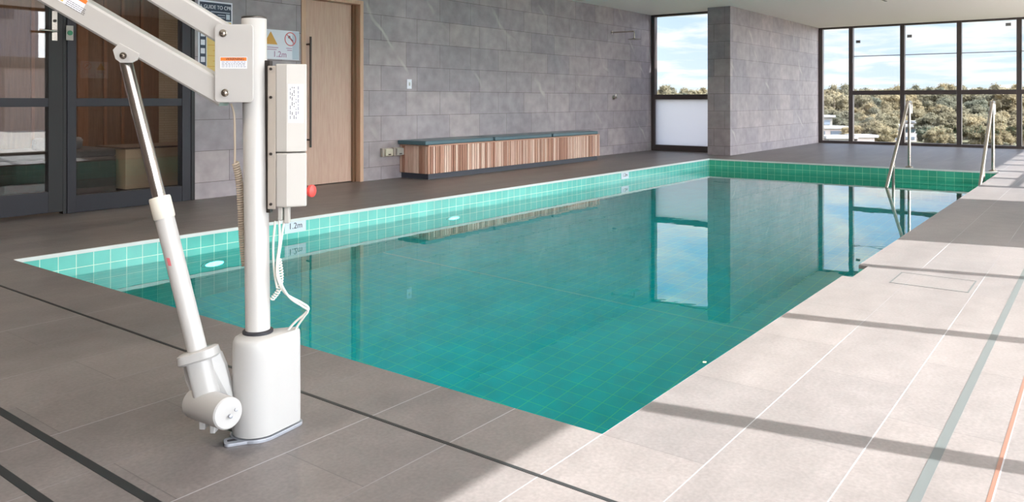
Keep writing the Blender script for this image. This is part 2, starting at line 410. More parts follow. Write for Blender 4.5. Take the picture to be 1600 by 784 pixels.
struct(box('wall_near', (WX-.2, YN-.2, 0), (RX+.25, YN, CZ), M['plain']), 'plain pale wall behind the viewer', 'wall')
o = boxes('ceiling', [((WX-.2, YN-.2, CZ), (RX+.35, YW+.12, CZ+.25)), ((-.41, YW+.12, CZ), (RX+.35, YF+.2, CZ+.25))], M['plaster'])
struct(o, 'flat off-white ceiling over the pool', 'ceiling')
# slot line and downlights in the ceiling
o = box('ceiling_slot_vent', (2.20, 9.2, CZ-.004), (2.235, 11.7, CZ+.001), M['dark']); tag(o, 'thin dark slot in the white ceiling near the far windows', 'vent')
DL = [(.45, 8.72), (.45, 5.2), (.45, 1.7), (2.6, 5.2), (2.6, 1.7), (2.6, -1.8), (.45, -1.8), (4.7, 1.7), (4.7, 5.2)]
dl = None
for (x, y) in DL:
    t = empty('ceiling_downlight', (x, y, CZ)); tag(t, 'small warm round downlight in the white ceiling', 'light', 'downlights over the pool')
    bm = bmesh.new(); bm_lathe(bm, [(.03, -.001), (.055, -.001), (.058, -.006), (.045, -.008), (.03, -.004)], seg=28); build('trim_ring', bm, M['white'], t, smooth=True)
    bm = bmesh.new(); bm_lathe(bm, [(.03, -.004), (.0, -.005)], seg=24); build('lens', bm, M['down'], t)

# ---------------------------------------------------------------- windows
def glazed_bay(name, y, x0, x1, label, transom=None, bar=None, mull=.085, handle=None, tagpos=None, left_frame=True, frost=False, dep=.06, sillh=.055):
    t = empty(name, ((x0+x1)/2, y, 0)); struct(t, label, 'window')
    ox = (x0+x1)/2
    def B(n, lo, hi, m, bv=.004): return box(n, (lo[0]-ox, lo[1], lo[2]), (hi[0]-ox, hi[1], hi[2]), m, t, bv)
    B('mullion', (x0, -dep, 0), (x0+mull, .06, CZ), M['frame'])
    B('sill', (x0+mull, -dep, 0), (x1, .06, sillh), M['frame'])
    B('head', (x0+mull, -dep, CZ-.035), (x1, .06, CZ), M['frame'])
    z0, z1 = sillh, CZ-.035
    if transom:
        B('transom', (x0+mull, -dep, transom-.045), (x1, .06, transom+.045), M['frame'])
        B('pane', (x0+mull, -.006, z0), (x1, .006, transom-.045), M['frost'] if frost else M['glass'], 0)
        B('pane', (x0+mull, -.006, transom+.045), (x1, .006, z1), M['glass'], 0)
    else:
        B('pane', (x0+mull, -.006, z0), (x1, .006, z1), M['glass'], 0)
    if bar: B('glazing_bar', (x0+mull, -.016, bar-.008), (x1, -.0065, bar+.008), M['tag'])
    if handle:
        B('handle', (x0+mull-.02, -dep-.025, handle-.05), (x0+mull-.004, -dep-.0005, handle+.03), M['black'])
    return t
fx_ = [-.02, .62, 1.62, 2.645, 3.645, 4.65]
bays = [(-.02, .62), (.62, 1.62), (1.62, 2.645), (2.645, 3.645), (3.645, 4.65), (4.65, 5.66)]
labs = ['undivided window bay beside the grey pier, city buildings low in it', 'window bay with pale roofs low in its left corner', 'window bay behind the left handrail',
        'window bay behind the right handrail', 'window bay cut off at the right edge of the view', 'last window bay towards the sunlit side']
for i, (a, b) in enumerate(bays):
    glazed_bay('window_%d' % (i+2), YF, a, b, labs[i], None if i == 0 else 1.085, None if i == 0 else 1.86, .085 if i else .10, handle=1.78 if i else None)
o = box('trim_1', (5.66, YF-.06, 0), (RX+.25, YF+.12, CZ), M['frame']); struct(o, 'dark corner post at the end of the far windows', 'trim')
gt = [(.80, 2.17), (1.79, 2.24), (3.51, 2.38)]
gl_ = ['small grey tag stuck on the glass of the second far window bay', 'small grey tag stuck high on the glass behind the left handrail', 'small grey tag near the top of the glass behind the right handrail']
for (x, z), lb in zip(gt, gl_):
    o = box('glass_tag', (x-.045, YF-.0125, z-.03), (x+.045, YF-.0065, z+.03), M['tag'], None, .002); tag(o, lb, 'sticker', 'grey tags on the far window glass')
glazed_bay('window_1', YW, WX, -.40, 'narrow window beside the pier with a frosted lower pane', .985, None, .07, frost=True, dep=.05, sillh=.105)
# right-hand glazing: the sun comes through it
def right_bay(name, y0, y1, label, tz, fin=(.035, .037)):
    t = empty(name, (RX+.1, (y0+y1)/2, 0)); struct(t, label, 'window'); oy = (y0+y1)/2
    def B(n, lo, hi, m): return box(n, (lo[0], lo[1]-oy, lo[2]), (hi[0], hi[1]-oy, hi[2]), m, t, .003)
    B('mullion', (-fin[0], y0-fin[1], 0), (fin[0], y0+fin[1], CZ), M['frame'])
    B('head', (-.05, y0+.035, CZ-.05), (.05, y1-.035, CZ), M['frame']); B('sill', (-.05, y0+.035, 0), (.05, y1-.035, .05), M['frame'])
    for z in tz: B('transom', (-.03, y0+.028, z-.022), (.03, y1-.028, z+.022), M['frame'])
    B('pane', (-.005, y0+.035, .05), (.005, y1-.035, CZ-.05), M['glass'])
ys = [-3.1, -1.82, -.54, .73, 1.99, 3.28, 4.32]
for i in range(6): right_bay('window_%d' % (i+8), ys[i], ys[i+1], 'tall sunny window in the right-hand wall, bay %s from the solid part' % ['sixth', 'fifth', 'fourth', 'third', 'second', 'first'][i], [])
ys2 = [6.98, 8.4, 9.5, 10.63, 11.87, 13.0, 14.1, 15.2, YF-.06]
for i in range(8): right_bay('window_%d' % (i+14), ys2[i], ys2[i+1], 'sunny window with a transom in the far right-hand wall, bay %s beyond the solid part' % ['first', 'second', 'third', 'fourth', 'fifth', 'sixth', 'seventh', 'eighth'][i], [1.84] if i else [], (.14, .06) if i else (.035, .037))

# ---------------------------------------------------------------- glazed partition on the left
GX = WX-.02
t = empty('door_1', (WX, .44, 0)); struct(t, 'dark-framed glass door with a steel lever handle', 'door')
def B(n, y0, y1, z0, z1, m, x0=-.07, x1=0.0, bv=.003, par=None, oy=.44): return box(n, (x0, y0-oy, z0), (x1, y1-oy, z1), m, par or t, bv)
B('stile', .89, 1.0, .02, GZ-.06, M['jamb']); B('stile', -.13, -.02, .02, GZ-.06, M['jamb'])
B('bottom_rail', -.02, .89, .02, .19, M['black']); B('top_rail', -.02, .89, GZ-.16, GZ-.06, M['black']); B('mid_rail', -.02, .89, .87, .94, M['black'])
B('pane', -.02, .89, .19, .87, M['dglass'], -.04, -.03, 0); B('pane', -.02, .89, .94, GZ-.16, M['dglass'], -.04, -.03, 0)
hp = B('handle_plate', .915, .955, 1.40, 1.64, M['steel'], 0, .008, .002)
bm = bmesh.new(); bm_tube(bm, filletpath([(.008, .935-.44, 1.475), (.06, .935-.44, 1.475), (.06, .80-.44, 1.475)], .02), .009, 12); build('lever', bm, M['steel'], hp, smooth=True)
bm = bmesh.new(); bm_tube(bm, [(.008, .935-.44, 1.56), (.016, .935-.44, 1.56)], .012, 14); build('lock_cylinder', bm, M['dark'], hp, smooth=True)
t = empty('window_22', (WX, 1.6, 0)); struct(t, 'dark-framed glass sidelight beside the glass door, timber room behind', 'window')
S = dict(oy=1.6)
B('post', 1.0, 1.03, 0, GZ, M['jamb'], par=t, **S); B('post', 1.03, 1.10, 0, GZ, M['black'], -.08, .01, par=t, **S)
B('post', 2.03, 2.115, 0, GZ, M['black'], -.08, .005, par=t, **S); B('post', 2.115, 2.15, 0, GZ, M['jamb'], -.08, .012, par=t, **S)
B('bottom_rail', 1.10, 2.03, 0, .14, M['black'], par=t, **S); B('mid_rail', 1.10, 2.03, .87, .94, M['black'], par=t, **S); B('head', -1.3, 2.03, GZ-.06, GZ, M['black'], par=t, **S)
B('pane', 1.10, 2.03, .14, .87, M['sglass'], -.04, -.03, 0, t, **S); B('pane', 1.10, 2.03, .94, GZ-.06, M['sglass'], -.04, -.03, 0, t, **S)
t = empty('window_23', (WX, -.7, 0)); struct(t, 'dark-framed glass sidelight left of the glass door', 'window'); S = dict(oy=-.7)
B('post', -1.3, -1.2, 0, GZ-.06, M['black'], par=t, **S); B('post', -.23, -.13, 0, GZ-.06, M['black'], par=t, **S)
B('bottom_rail', -1.2, -.23, 0, .14, M['black'], par=t, **S); B('mid_rail', -1.2, -.23, .87, .94, M['black'], par=t, **S)
B('pane', -1.2, -.23, .14, .87, M['dglass'], -.04, -.03, 0, t, **S); B('pane', -1.2, -.23, .94, GZ-.06, M['dglass'], -.04, -.03, 0, t, **S)
# exit button on the post
t = empty('exit_button', (WX+.010, 1.045, 1.47)); tag(t, 'white exit switch plate with a green button on the dark door post', 'switch')
box('face_plate', (0, -.028, -.06), (.008, .028, .06), M['ctrl'], t, .002)
bm = bmesh.new(); bm_tube(bm, [(.008, 0, 0), (.016, 0, 0)], .02, 20); build('button', bm, M['green'], t, smooth=True)
# room behind the glass
BX = -4.6
bm = bmesh.new(); bm_box(bm, (BX-.1, YN, -.05), (WX-.2, 5.0, 0))
struct(build('floor_interior', bm, M['intfloor']), 'dark floor of the timber room behind the glass', 'floor')
o = boxes('wall_interior', [((BX-.1, YN, 0), (BX, 3.38, CZ))], M['timber']); struct(o, 'brown timber back wall seen through the glass', 'wall')
o = boxes('wall_interior_far', [((BX-.1, 3.38, 0), (BX, 3.68, CZ))], M['ivory']); struct(o, 'strip of small ivory tiles seen through the glass', 'wall')
o = boxes('wall_interior_side', [((BX-.1, 3.68, 0), (BX, 5.0, CZ)), ((BX, 4.9, 0), (WX-.2, 5.0, CZ)), ((BX-.1, YN-.1, 0), (WX-.2, YN, CZ))], M['interior']); struct(o, 'dark brown side walls of the room behind the glass', 'wall')
o = box('ceiling_interior', (BX-.1, YN, 2.42), (WX-.2, 5.0, CZ+.2), M['interior']); struct(o, 'ceiling of the timber room behind the glass', 'ceiling')
for k, y in enumerate((1.2, 1.9, 2.44, 2.70, 2.91, 3.15)):
    o = box('trim_%d' % (k+2), (BX, y-(.06 if k == 2 else .018), 0), (BX+.03, y+(.06 if k == 2 else .018), 2.4), M['timber2'], None, .003); struct(o, 'reddish upright timber batten on the back wall, number %s from the ivory tiles' % ['six', 'five', 'four', 'three', 'two', 'one'][5-(5-k)], 'trim')
t = empty('box_bench', (-3.1, 2.62, 0)); tag(t, 'beige box bench behind the glass sidelight', 'bench')
box('body', (-.3, -.57, .03), (.3, .57, .43), M['beige'], t, .004); box('seat_top', (-.31, -.58, .43), (.31, .58, .45), M['interior'], t, .003); box('plinth', (-.27, -.54, 0), (.27, .54, .03), M['bench_dark'], t)
t = empty('lounge_bench', (-3.3, .75, 0)); tag(t, 'low dark bench with charcoal cushion behind the glass', 'bench')
box('base', (-.35, -1.6, 0), (.35, 1.28, .36), M['bench_dark'], t, .004); box('cushion', (-.35, -1.6, .36), (.36, 1.28, .44), M['cushion'], t, .02)
bm = bmesh.new(); bm_lathe(bm, [(.0, -.22), (.05, -.215), (.062, -.19), (.058, -.05), (.063, .08), (.06, .19), (.05, .215), (0, .22)], (0,0,0), (0,1,0), 20)
for v in bm.verts: v.co += Vector((random.uniform(-.005,.005), random.uniform(-.006,.006), random.uniform(-.005,.005)))
o = build('towel', bm, M['towel'], None, smooth=True, loc=(-3.12, 1.55, .50)); tag(o, 'rolled grey towel on the dark bench behind the glass', 'towel')

# ---------------------------------------------------------------- timber door
t = empty('door_2', (WX, (DY0+DY1)/2, 0)); struct(t, 'pale oak door with a long dark pull handle in the stone wall', 'door'); S = dict(oy=(DY0+DY1)/2, par=t)
for (a, b) in ((DY0, DY0+.055), (DY1-.05, DY1)): B('jamb', a, b, 0, DZ, M['doorf'], -.14, .012, .003, **S)
B('head', DY0+.055, DY1-.05, DZ-.045, DZ, M['doorf'], -.14, .012, .003, **S)
lf = B('leaf', DY0+.057, DY1-.052, .008, DZ-.047, M['door'], -.13, -.085, .003, **S)
B('stop', DY1-.10, DY1-.05, .0, DZ-.047, M['timber'], -.085, -.06, .002, **S)
hy = 3.50-(DY0+DY1)/2
bm = bmesh.new(); bm_tube(bm, [(-.02, hy, .42), (-.02, hy, 1.60)], .0125, 14)
ph = build('pull_handle', bm, M['dark'], lf, smooth=True)
for z in (.50, 1.52):
    bm = bmesh.new(); bm_tube(bm, [(-.085, hy, z), (-.02, hy, z)], .009, 12); build('standoff', bm, M['dark'], lf, smooth=True)

# ---------------------------------------------------------------- things on the long wall
t = empty('light_switch', (WX, 4.96, 1.12)); tag(t, 'white switch plate on the grey wall beside the oak door', 'switch')
box('face_plate', (0, -.04, -.058), (.008, .04, .058), M['paper'], t, .002); box('rocker', (.008, -.012, -.02), (.013, .012, .02), M['white'], t, .001)
oA = empty('power_socket', (WX, 4.555, .315)); tag(oA, 'yellowish grey weatherproof socket on the wall left of the bench, farther from it', 'socket', 'weatherproof sockets beside the bench')
oB = empty('power_socket', (WX, 4.735, .315)); tag(oB, 'grey weatherproof socket on the wall nearest the bench end', 'socket', 'weatherproof sockets beside the bench')
m1 = pmat('yellowish_grey_plastic', (196,192,172), .5)
for oo, mm in ((oA, m1), (oB, M['ctrl'])):
    box('back_box', (0, -.07, -.05), (.045, .07, .05), M['grey'], oo, .005); box('cover', (.045, -.045, -.042), (.075, .07, .042), mm, oo, .008)
    box('latch', (.075, -.01, -.03), (.081, .03, -.018), M['dark'], oo, .001)
# shower
t = empty('wall_shower', (WX, 9.85, 2.08)); tag(t, 'steel rain shower arm and flat head on the grey wall', 'shower')
bm = bmesh.new(); bm_tube(bm, filletpath([(0.003, 0, 0), (.43, 0, 0), (.43, 0, -.12)], .02), .012, 14); build('arm', bm, M['steel'], t, smooth=True)
bm = bmesh.new(); bm_tube(bm, [(0, 0, 0), (.008, 0, 0)], .035, 20); build('wall_flange', bm, M['steel'], t, smooth=True)
bm = bmesh.new(); bm_lathe(bm, [(.015, 0), (.02, -.012), (.105, -.016), (.108, -.024), (0, -.024)], (.43, 0, -.115), seg=28); build('shower_head', bm, M['steel'], t, smooth=True)
t = empty('wall_tap', (WX, 9.9, .97)); tag(t, 'small round steel tap on the grey wall below the shower', 'tap')
bm = bmesh.new(); bm_tube(bm, [(0, 0, 0), (.012, 0, 0)], .04, 20); build('rosette', bm, M['steel'], t, smooth=True)
bm = bmesh.new(); bm_tube(bm, [(.012, 0, 0), (.06, 0, 0)], .02, 18); build('knob', bm, M['steel'], t, smooth=True)
bm = bmesh.new(); bm_tube(bm, [(.05, 0, 0), (.05, .0, .06)], .006, 10); build('lever', bm, M['steel'], t, smooth=True)
# signs
def wall_sign_matrix(y, z, x): return face_matrix((x, y, z), (0,1,0), (0,0,1))
t = empty('cpr_sign', (WX, 2.365, 1.44)); tag(t, 'first-aid chart with navy header reading GUIDE TO CPR, beside the glass sidelight', 'sign')
board = box('board', (0, -.18, -.42), (.006, .18, .42), M['paper'], t, .001)
box('header_panel', (.006, -.165, .24), (.0075, .165, .405), M['navy'], t)
box('icon_panel', (.006, -.165, -.40), (.0075, -.10, .23), M['navy'], t); box('text_panel', (.006, -.092, -.40), (.0075, .165, .23), M['yellow'], t)
for z in (.16, .08, 0, -.08, -.16, -.24, -.32): box('icon_box', (.0075, -.155, z), (.008, -.112, z+.05), M['paper'], t)
box('white_square', (.0075, .11, .255), (.008, .15, .305), M['palegrey'], t)
text('title_lettering', 'A GUIDE TO CPR', .05, M['paper'], t, wall_sign_matrix(0, .362, .0078), stretch=.86)
boxes('header_lines', [((.0075, -.05, .315), (.008, .15, .323)), ((.0075, .02, .29), (.008, .10, .296)), ((.0075, .02, .268), (.008, .10, .274))], M['palegrey'], t)
boxes('text_lines', [((.0075, -.08+(k % 2)*.05, .2-.05*k), (.008, .05+(k % 3)*.04, .206-.05*k)) for k in range(12)], M['amber'], t)
def diving_sign(loc, flip, label):
    t = empty('no_diving_sign', loc, PI if flip else 0); tag(t, label, 'sign')
    box('board', (0, -.24, -.15), (.006, .24, .15), M['paper'], t, .001)
    box('grey_panel', (.006, .155, -.145), (.0068, .235, .145), M['palegrey'], t)
    bm = bmesh.new(); bm_prism(bm, [(-.19, .0), (-.03, .0), (-.11, .13)], (.006, 0, 0), (0,1,0), (0,0,1), (.002,0,0)); build('warning_triangle', bm, M['amber'], t)
    bm = bmesh.new()
    for k in range(32):
        a0, a1 = 2*PI*k/32, 2*PI*(k+1)/32
        bm_prism(bm, [(.13+r*math.cos(a), .065+r*math.sin(a)) for r, a in ((.062, a0), (.072, a0), (.072, a1), (.062, a1))], (.0068, 0, 0), (0,1,0), (0,0,1), (.0015,0,0))
    bm_prism(bm, [(.085, .106), (.092, .112), (.178, .024), (.171, .018)], (.0068, 0, 0), (0,1,0), (0,0,1), (.0015,0,0))
    build('prohibition_ring', bm, M['pink'], t)
    bm = bmesh.new(); bm_prism(bm, circ(.115, .085, .014), (.0068,0,0), (0,1,0), (0,0,1), (.001,0,0)); bm_prism(bm, [(.12,.07),(.13,.08),(.165,.05),(.16,.035)], (.0068,0,0), (0,1,0), (0,0,1), (.001,0,0)); build('diver_symbol', bm, M['ink'], t)
    for lo, hi in [((.006, -.20, -.035), (.0068, -.02, -.028)), ((.006, -.19, -.055), (.0068, -.04, -.048)), ((.006, .08, -.035), (.0068, .15, -.028)), ((.006, .09, -.055), (.0068, .15, -.048))]: box('print_line', lo, hi, M['purple'], t)
    text('depth_lettering', '1.2m', .085, M['purple'], t, wall_sign_matrix(.0, -.1, .0066))
    return t
diving_sign((WX, 3.09, 1.49), False, 'white no-diving depth sign on the grey wall between the lift mast and oak door')
diving_sign((RX, 4.84, 1.47), True, 'white no-diving depth sign on the right wall, mirrored in the glass sidelight')
# depth markers on the pool wall
for y, lb in ((1.97, 'white 1.2m depth tile on the pool wall near the lift'), (7.2, 'small far 1.2m depth tile on the pool wall beyond the bench')):
    t = empty('depth_marker', (0.0, y, -.053)); tag(t, lb, 'sign', 'depth tiles on the left pool wall')
    box('tile', (.0, -.1, -.05), (.004, .1, .05), M['marker'], t, .001); text('depth_lettering', '1.2m', .066, M['ink'], t, wall_sign_matrix(0, 0, .0045))
# pool lights
for y, lb in ((1.27, 'nearer round underwater light glowing on the left pool wall'), (3.82, 'farther round underwater light glowing on the left pool wall below the bench')):
    t = empty('pool_light', (0, y, -.53)); tag(t, lb, 'light', 'underwater lights on the left pool wall')
    def oval(w, h): return [(w*math.cos(2*PI*k/32), h*math.sin(2*PI*k/32)) for k in range(32)]
    bm = bmesh.new(); bm_prism(bm, oval(.10, .10), (0,0,0), (0,1,0), (0,0,1), (.012,0,0)); build('rim', bm, M['ctrl'], t, .003)
    bm = bmesh.new(); bm_prism(bm, oval(.07, .07), (.012,0,0), (0,1,0), (0,0,1), (.004,0,0)); build('lens', bm, M['lens'], t)

# ---------------------------------------------------------------- slatted bench with cushions
t = empty('slatted_bench', (-1.485, 6.73, 0)); tag(t, 'long low bench clad in upright cedar slats against the stone wall', 'bench')
b0, b1 = 4.80-6.73, 8.66-6.73; xf = .235
box('plinth', (-.232, b0+.03, 0), (xf-.03, b1-.03, .065), M['plinth'], t)
box('carcass', (-.232, b0+.02, .065), (xf-.018, b1-.02, .385), M['bench_dark'], t)
rg = random.Random(3); n = 0; y = b0
while y < b1-.02:
    wd = rg.choice((.026, .034, .042, .030)); wd = min(wd, b1-y)
    box('slat', (xf-.018, y, .065), (xf+rg.choice((0, .002, -.003)), y+wd, .385), rg.choice(M['slat']), t, .002); y += wd+.008; n += 1
x = -.23
while x < xf-.03:
    wd = min(rg.choice((.034, .042, .05)), xf-.018-x)
    box('end_slat', (x, b0-.002, .065), (x+wd, b0+.02, .385), rg.choice(M['slat']), t, .002); x += wd+.005
for y in (6.03-6.73, 7.35-6.73): box('joint_post', (xf-.02, y-.02, .065), (xf+.007, y+.02, .385), M['slat'][3], t, .003)
box('top_rail', (-.232, b0, .385), (xf+.004, b1, .40), M['slat'][1], t, .002)
cl = ['nearest teal cushion on the slatted bench', 'middle teal cushion on the slatted bench', 'farthest teal cushion on the slatted bench']
ce = [(4.76, 6.02), (6.06, 7.35), (7.39, 8.62)]
for (a, b), lb in zip(ce, cl):
    t = empty('bench_cushion', (-1.48, (a+b)/2, .40)); tag(t, lb, 'cushion', 'teal cushions on the slatted bench'); h = (b-a)/2
    bm = bmesh.new(); bm_box(bm, (-.235, -h, 0), (.225, h, .05)); build('pad', bm, M['vinyl'], t, .012, bseg=3)
    bm = bmesh.new(); bm_tube(bm, [(.222, -h+.012, .044), (.222, h-.012, .044)], .004, 8); build('piping', bm, M['vinyl'], t, smooth=True)

# ---------------------------------------------------------------- deck fittings
def slot(lo, hi, mat, lb):
    o = box('slot_drain', (lo[0], lo[1], -.002), (hi[0], hi[1], .0012), mat); tag(o, lb, 'drain', 'slot drains in the deck'); return o
slot((-.9, -.309), (4.665, -.297), M['drain'], 'thin dark drain slot running past the lift base along the pool end')
slot((-.9, -.952), (4.665, -.928), M['drain'], 'wider dark drain slot on the near deck, nearer the pool')
slot((-.9, -1.10), (4.665, -1.078), M['drain'], 'wider dark drain slot nearest the viewer')
slot((4.665, -1.5), (4.69, 10.3), M['draing'], 'grey drain slot running along the sunlit deck')
slot((4.809, -1.7), (4.818, 10.3), M['rust'], 'brown threshold channel along the sunlit right deck')
bm = bmesh.new()
for lo, hi in (((4.15,2.44),(4.5,2.446)),((4.15,2.734),(4.5,2.74)),((4.15,2.446),(4.156,2.734)),((4.494,2.446),(4.5,2.734))): bm_box(bm, (*lo,-.002), (*hi,.0015))
t = empty('skimmer_lid', (4.325, 2.59, 0)); tag(t, 'square tiled skimmer lid set in the sunlit deck', 'lid')
o = build('lid_frame', bm, M['draing'], t); o.location = (-4.325, -2.59, 0)
box('cover', (-.168, -.143, -.003), (.168, .143, .0008), M['deck'], t)
# handrails
def handrail(x, label):
    t = empty('handrail', (x, 10.06, 0)); tag(t, label, 'handrail', 'steel handrails at the pool steps')
    R = .021
    bm = bmesh.new(); bm_tube(bm, filletpath([(0, -1.72, -.42), (0, -.10, .895), (0, .12, .895), (0, .12, .74)], .05), R, 16); build('sloping_rail', bm, M['steel'], t, smooth=True)
    bm = bmesh.new(); bm_tube(bm, [(0, 0, 0), (0, 0, .88)], R, 16); build('rear_post', bm, M['steel'], t, smooth=True)
    bm = bmesh.new(); bm_lathe(bm, [(.05, 0), (.05, .006), (.03, .02), (.024, .022)], (0,0,0), seg=24); build('flange', bm, M['steel'], t, smooth=True)
    bm = bmesh.new(); bm_tube(bm, [(0, -1.0, -.64), (0, -1.0, .17)], R*.9, 16); build('front_post', bm, M['steel'], t, smooth=True)
handrail(2.85, 'left steel handrail leading down the pool steps'); handrail(3.84, 'right steel handrail at the pool steps beside the sunlit deck')

# ================================================================ POOL LIFT
D0 = 2.2
def L(u, v, dy=0.0):
    D = D0+dy
    return Vector(((u-CX)*D/F-(401-CX)*D0/F, dy, H-(v-V0)*D/F))
root = CAM+FWD*D0+RIGHT*((401-CX)/F*D0); 
lift = empty('pool_lift', (root.x, root.y, 0), math.atan2(SY, CY))
tag(lift, 'white pool hoist with mast, twin sloping arms and actuator on the near deck', 'pool lift')
def part(name, bm, mat, bevel=0, smooth=True, parent=None, seg=2): return build(name, bm, mat, parent or lift, bevel, smooth, seg)
# base plate and cover
def hull_plan(c1, r1, c2, r2, n=14):
    """outline round two circles"""
    c1, c2 = Vector(c1), Vector(c2); d = c2-c1; a = math.atan2(d.y, d.x); off = math.acos((r1-r2)/d.length); pts = []
    for k in range(n*2+1):
        t = a+off+(2*PI-2*off)*k/(n*2); pts.append((c1.x+r1*math.cos(t), c1.y+r1*math.sin(t)))
    for k in range(n+1):
        t = a-off+2*off*k/n; pts.append((c2.x+r2*math.cos(t), c2.y+r2*math.sin(t)))
    return pts
C1, C2 = (.008, -.028), (.091, .034)
bm = bmesh.new(); bm_prism(bm, hull_plan(C1, .069, C2, .027), (0,0,0), (1,0,0), (0,1,0), (0,0,.009)); part('base_plate', bm, M['plate'], .001, False)
bm = bmesh.new(); bm_prism(bm, rounded_rect(-.098, -.115, -.02, -.07, .012), (0,0,0), (1,0,0), (0,1,0), (0,0,.008))
bp = part('anchor_tab', bm, M['plate'], .001, False); bp.rotation_euler = (0,0,math.radians(22)); bp.location = (.0, .025, 0)
bm = bmesh.new(); bm_prism(bm, rounded_rect(-.09, -.098, -.055, -.086, .005), (0,0,.0081), (1,0,0), (0,1,0), (0,0,.0006)); o = part('slot', bm, M['rubber'], 0, False, bp)
bm = bmesh.new()
lv = [(.012, .985), (.03, 1.0), (.235, .975), (.258, .955), (.268, .90), (.272, .80)]
prev = None
for z, s in lv:
    ring = [bm.verts.new((p[0], p[1], z)) for p in hull_plan(C1, .064*s, C2, .022*s)]
    if prev:
        for i in range(len(ring)): bm.faces.new((prev[i], prev[(i+1) % len(ring)], ring[(i+1) % len(ring)], ring[i]))
    else: bm.faces.new(ring[::-1])
    prev = ring
bm.faces.new(prev); cov = part('base_cover', bm, M['whiteb'])
bm = bmesh.new(); bm_tube(bm, [(.090, .010, .045), (.085, .016, .045)], .0035, 10); part('screw', bm, M['dark'], 0, True, cov)
# mast
tl = (397-403.5)/490*1.0
mt_, mb_ = L(397, 28), L(403, 520)
mb_ = Vector((mb_.x, 0, .262)); mt_ = Vector((mt_.x, 0, mt_.z))
ax = (mt_-mb_).normalized()
bm = bmesh.new(); bm_tube(bm, [mb_-ax*.18, mt_-ax*.003, mt_], [.0335, .0335, .031], 40); mast = part('mast', bm, M['white'])
bm = bmesh.new(); bm_lathe(bm, [(.0335, 0), (.0415, 0), (.0415, .010), (.0335, .013)], mb_+Vector((0,0,.006)), ax, 36); part('collar', bm, M['rubber'])
bm = bmesh.new(); bm_lathe(bm, [(.0325, -.003), (.0340, -.0025), (.0340, .002), (.030, .004), (.0, .0045)], mt_, ax, 30); part('mast_cap', bm, M['dark'])
# arm bracket: two cheek plates
yc = .047
poly = [(L(p[0], p[1], -yc).x, L(p[0], p[1], -yc).z) for p in ((336,38),(396,38),(396,160),(336,160))]
x0, x1 = poly[0][0], poly[1][0]; z1, z0 = poly[0][1], poly[2][1]
for dy in (-yc, yc):
    bm = bmesh.new(); bm_prism(bm, rounded_rect(x0, z0, x1, z1, .011), (0, dy-.003, 0), (1,0,0), (0,0,1), (0,.006,0)); ck = part('cheek_plate', bm, M['white'], .0015)
    if dy < 0: front = ck
bm = bmesh.new(); bm_box(bm, (x1-.035, -yc+.004, z0+.012), (x1-.008, yc-.004, z1-.012)); part('bracket_web', bm, M['white'], .002, False)
for (u, v) in ((349, 52), (352, 145)):
    p = L(u, v, -yc-.004)
    bm = bmesh.new(); bm_lathe(bm, [(.0105, 0), (.0105, .0025), (.0075, .0035)], p, (0,-1,0), 24); bm_lathe(bm, [(.0075, .003), (.007, .0075), (.003, .0095)], p, (0,-1,0), 6)
    part('bolt', bm, M['steel'])
# warning label
wp = [L(u, v, -yc-.0034) for u, v in ((344,107),(386,107),(386,89),(344,89))]
lx0, lx1, lz0, lz1 = wp[0].x, wp[1].x, wp[0].z, wp[2].z; ly = -yc-.0034
wl_ = part('warning_label', (lambda b: (bm_box(b, (lx0, ly, lz0), (lx1, ly+.0006, lz1)), b)[1])(bmesh.new()), M['paper'], 0, False)
part('label_band', (lambda b: (bm_box(b, (lx0+.001, ly-.0004, lz1-.0105), (lx1-.001, ly, lz1-.001)), b)[1])(bmesh.new()), M['orange'], 0, False, wl_)
text('label_lettering', 'WARNING', .0105, M['ink'], wl_, face_matrix(((lx0+lx1)/2+.004, ly-.0006, lz1-.006), (1,0,0), (0,0,1)), .0002)
bm = bmesh.new(); rr = random.Random(2)
for k in range(4):
    x = lx0+.004
    while x < lx1-.008:
        w_ = rr.uniform(.003, .009); bm_box(bm, (x, ly-.0004, lz1-.0145-k*.0042), (min(x+w_, lx1-.003), ly, lz1-.0132-k*.0042)); x += w_+.002
part('label_print', bm, M['ink'], 0, False, wl_)
# arms
def arm(p, q, th, dep, name, far):
    a, b = L(*p), L(*q); d = (a-b).normalized(); nrm = Vector((-d.z, 0, d.x))
    e = a+d*far
    bm = bmesh.new(); h = th/2; c = .006
    prof = [(-h+c, -dep), (h-c, -dep), (h, -dep+c), (h, dep-c), (h-c, dep), (-h+c, dep), (-h, dep-c), (-h, -dep+c)]
    b2 = b - d*.012
    r0 = [bm.verts.new(b2+nrm*s+Vector((0,t_,0))) for s, t_ in prof]; r1 = [bm.verts.new(e+nrm*s+Vector((0,t_,0))) for s, t_ in prof]
    bm.faces.new(r0); bm.faces.new(r1[::-1])
    for i in range(8): bm.faces.new((r0[i], r1[i], r1[(i+1) % 8], r0[(i+1) % 8]))
    return part(name, bm, M['white'], 0, False), d, nrm
lower, dA, nA = arm((101, 0), (352, 146), .067, .036, 'lower_arm', .55)
upper, dB, nB = arm((264, 0), (349, 52), .059, .030, 'upper_arm', .85)
pa, pb_ = L(101, 0)+dA*.53, L(264, 0)+dB*.83
for dy in (-.043, .037):
    hx = (pa.x+pb_.x)/2
    bm = bmesh.new(); bm_prism(bm, rounded_rect(min(pa.x, pb_.x)-.03, pa.z-.05, max(pa.x, pb_.x)+.03, pb_.z+.05, .011), (0, dy, 0), (1,0,0), (0,0,1), (0,.006,0)); part('seat_hanger_plate', bm, M['white'], .0015)
for p in (pa, pb_):
    bm = bmesh.new(); bm_lathe(bm, [(.0105, 0), (.0105, .003), (.006, .007), (.003, .009)], Vector((p.x, -.043, p.z)), (0,-1,0), 24); part('bolt', bm, M['steel'])
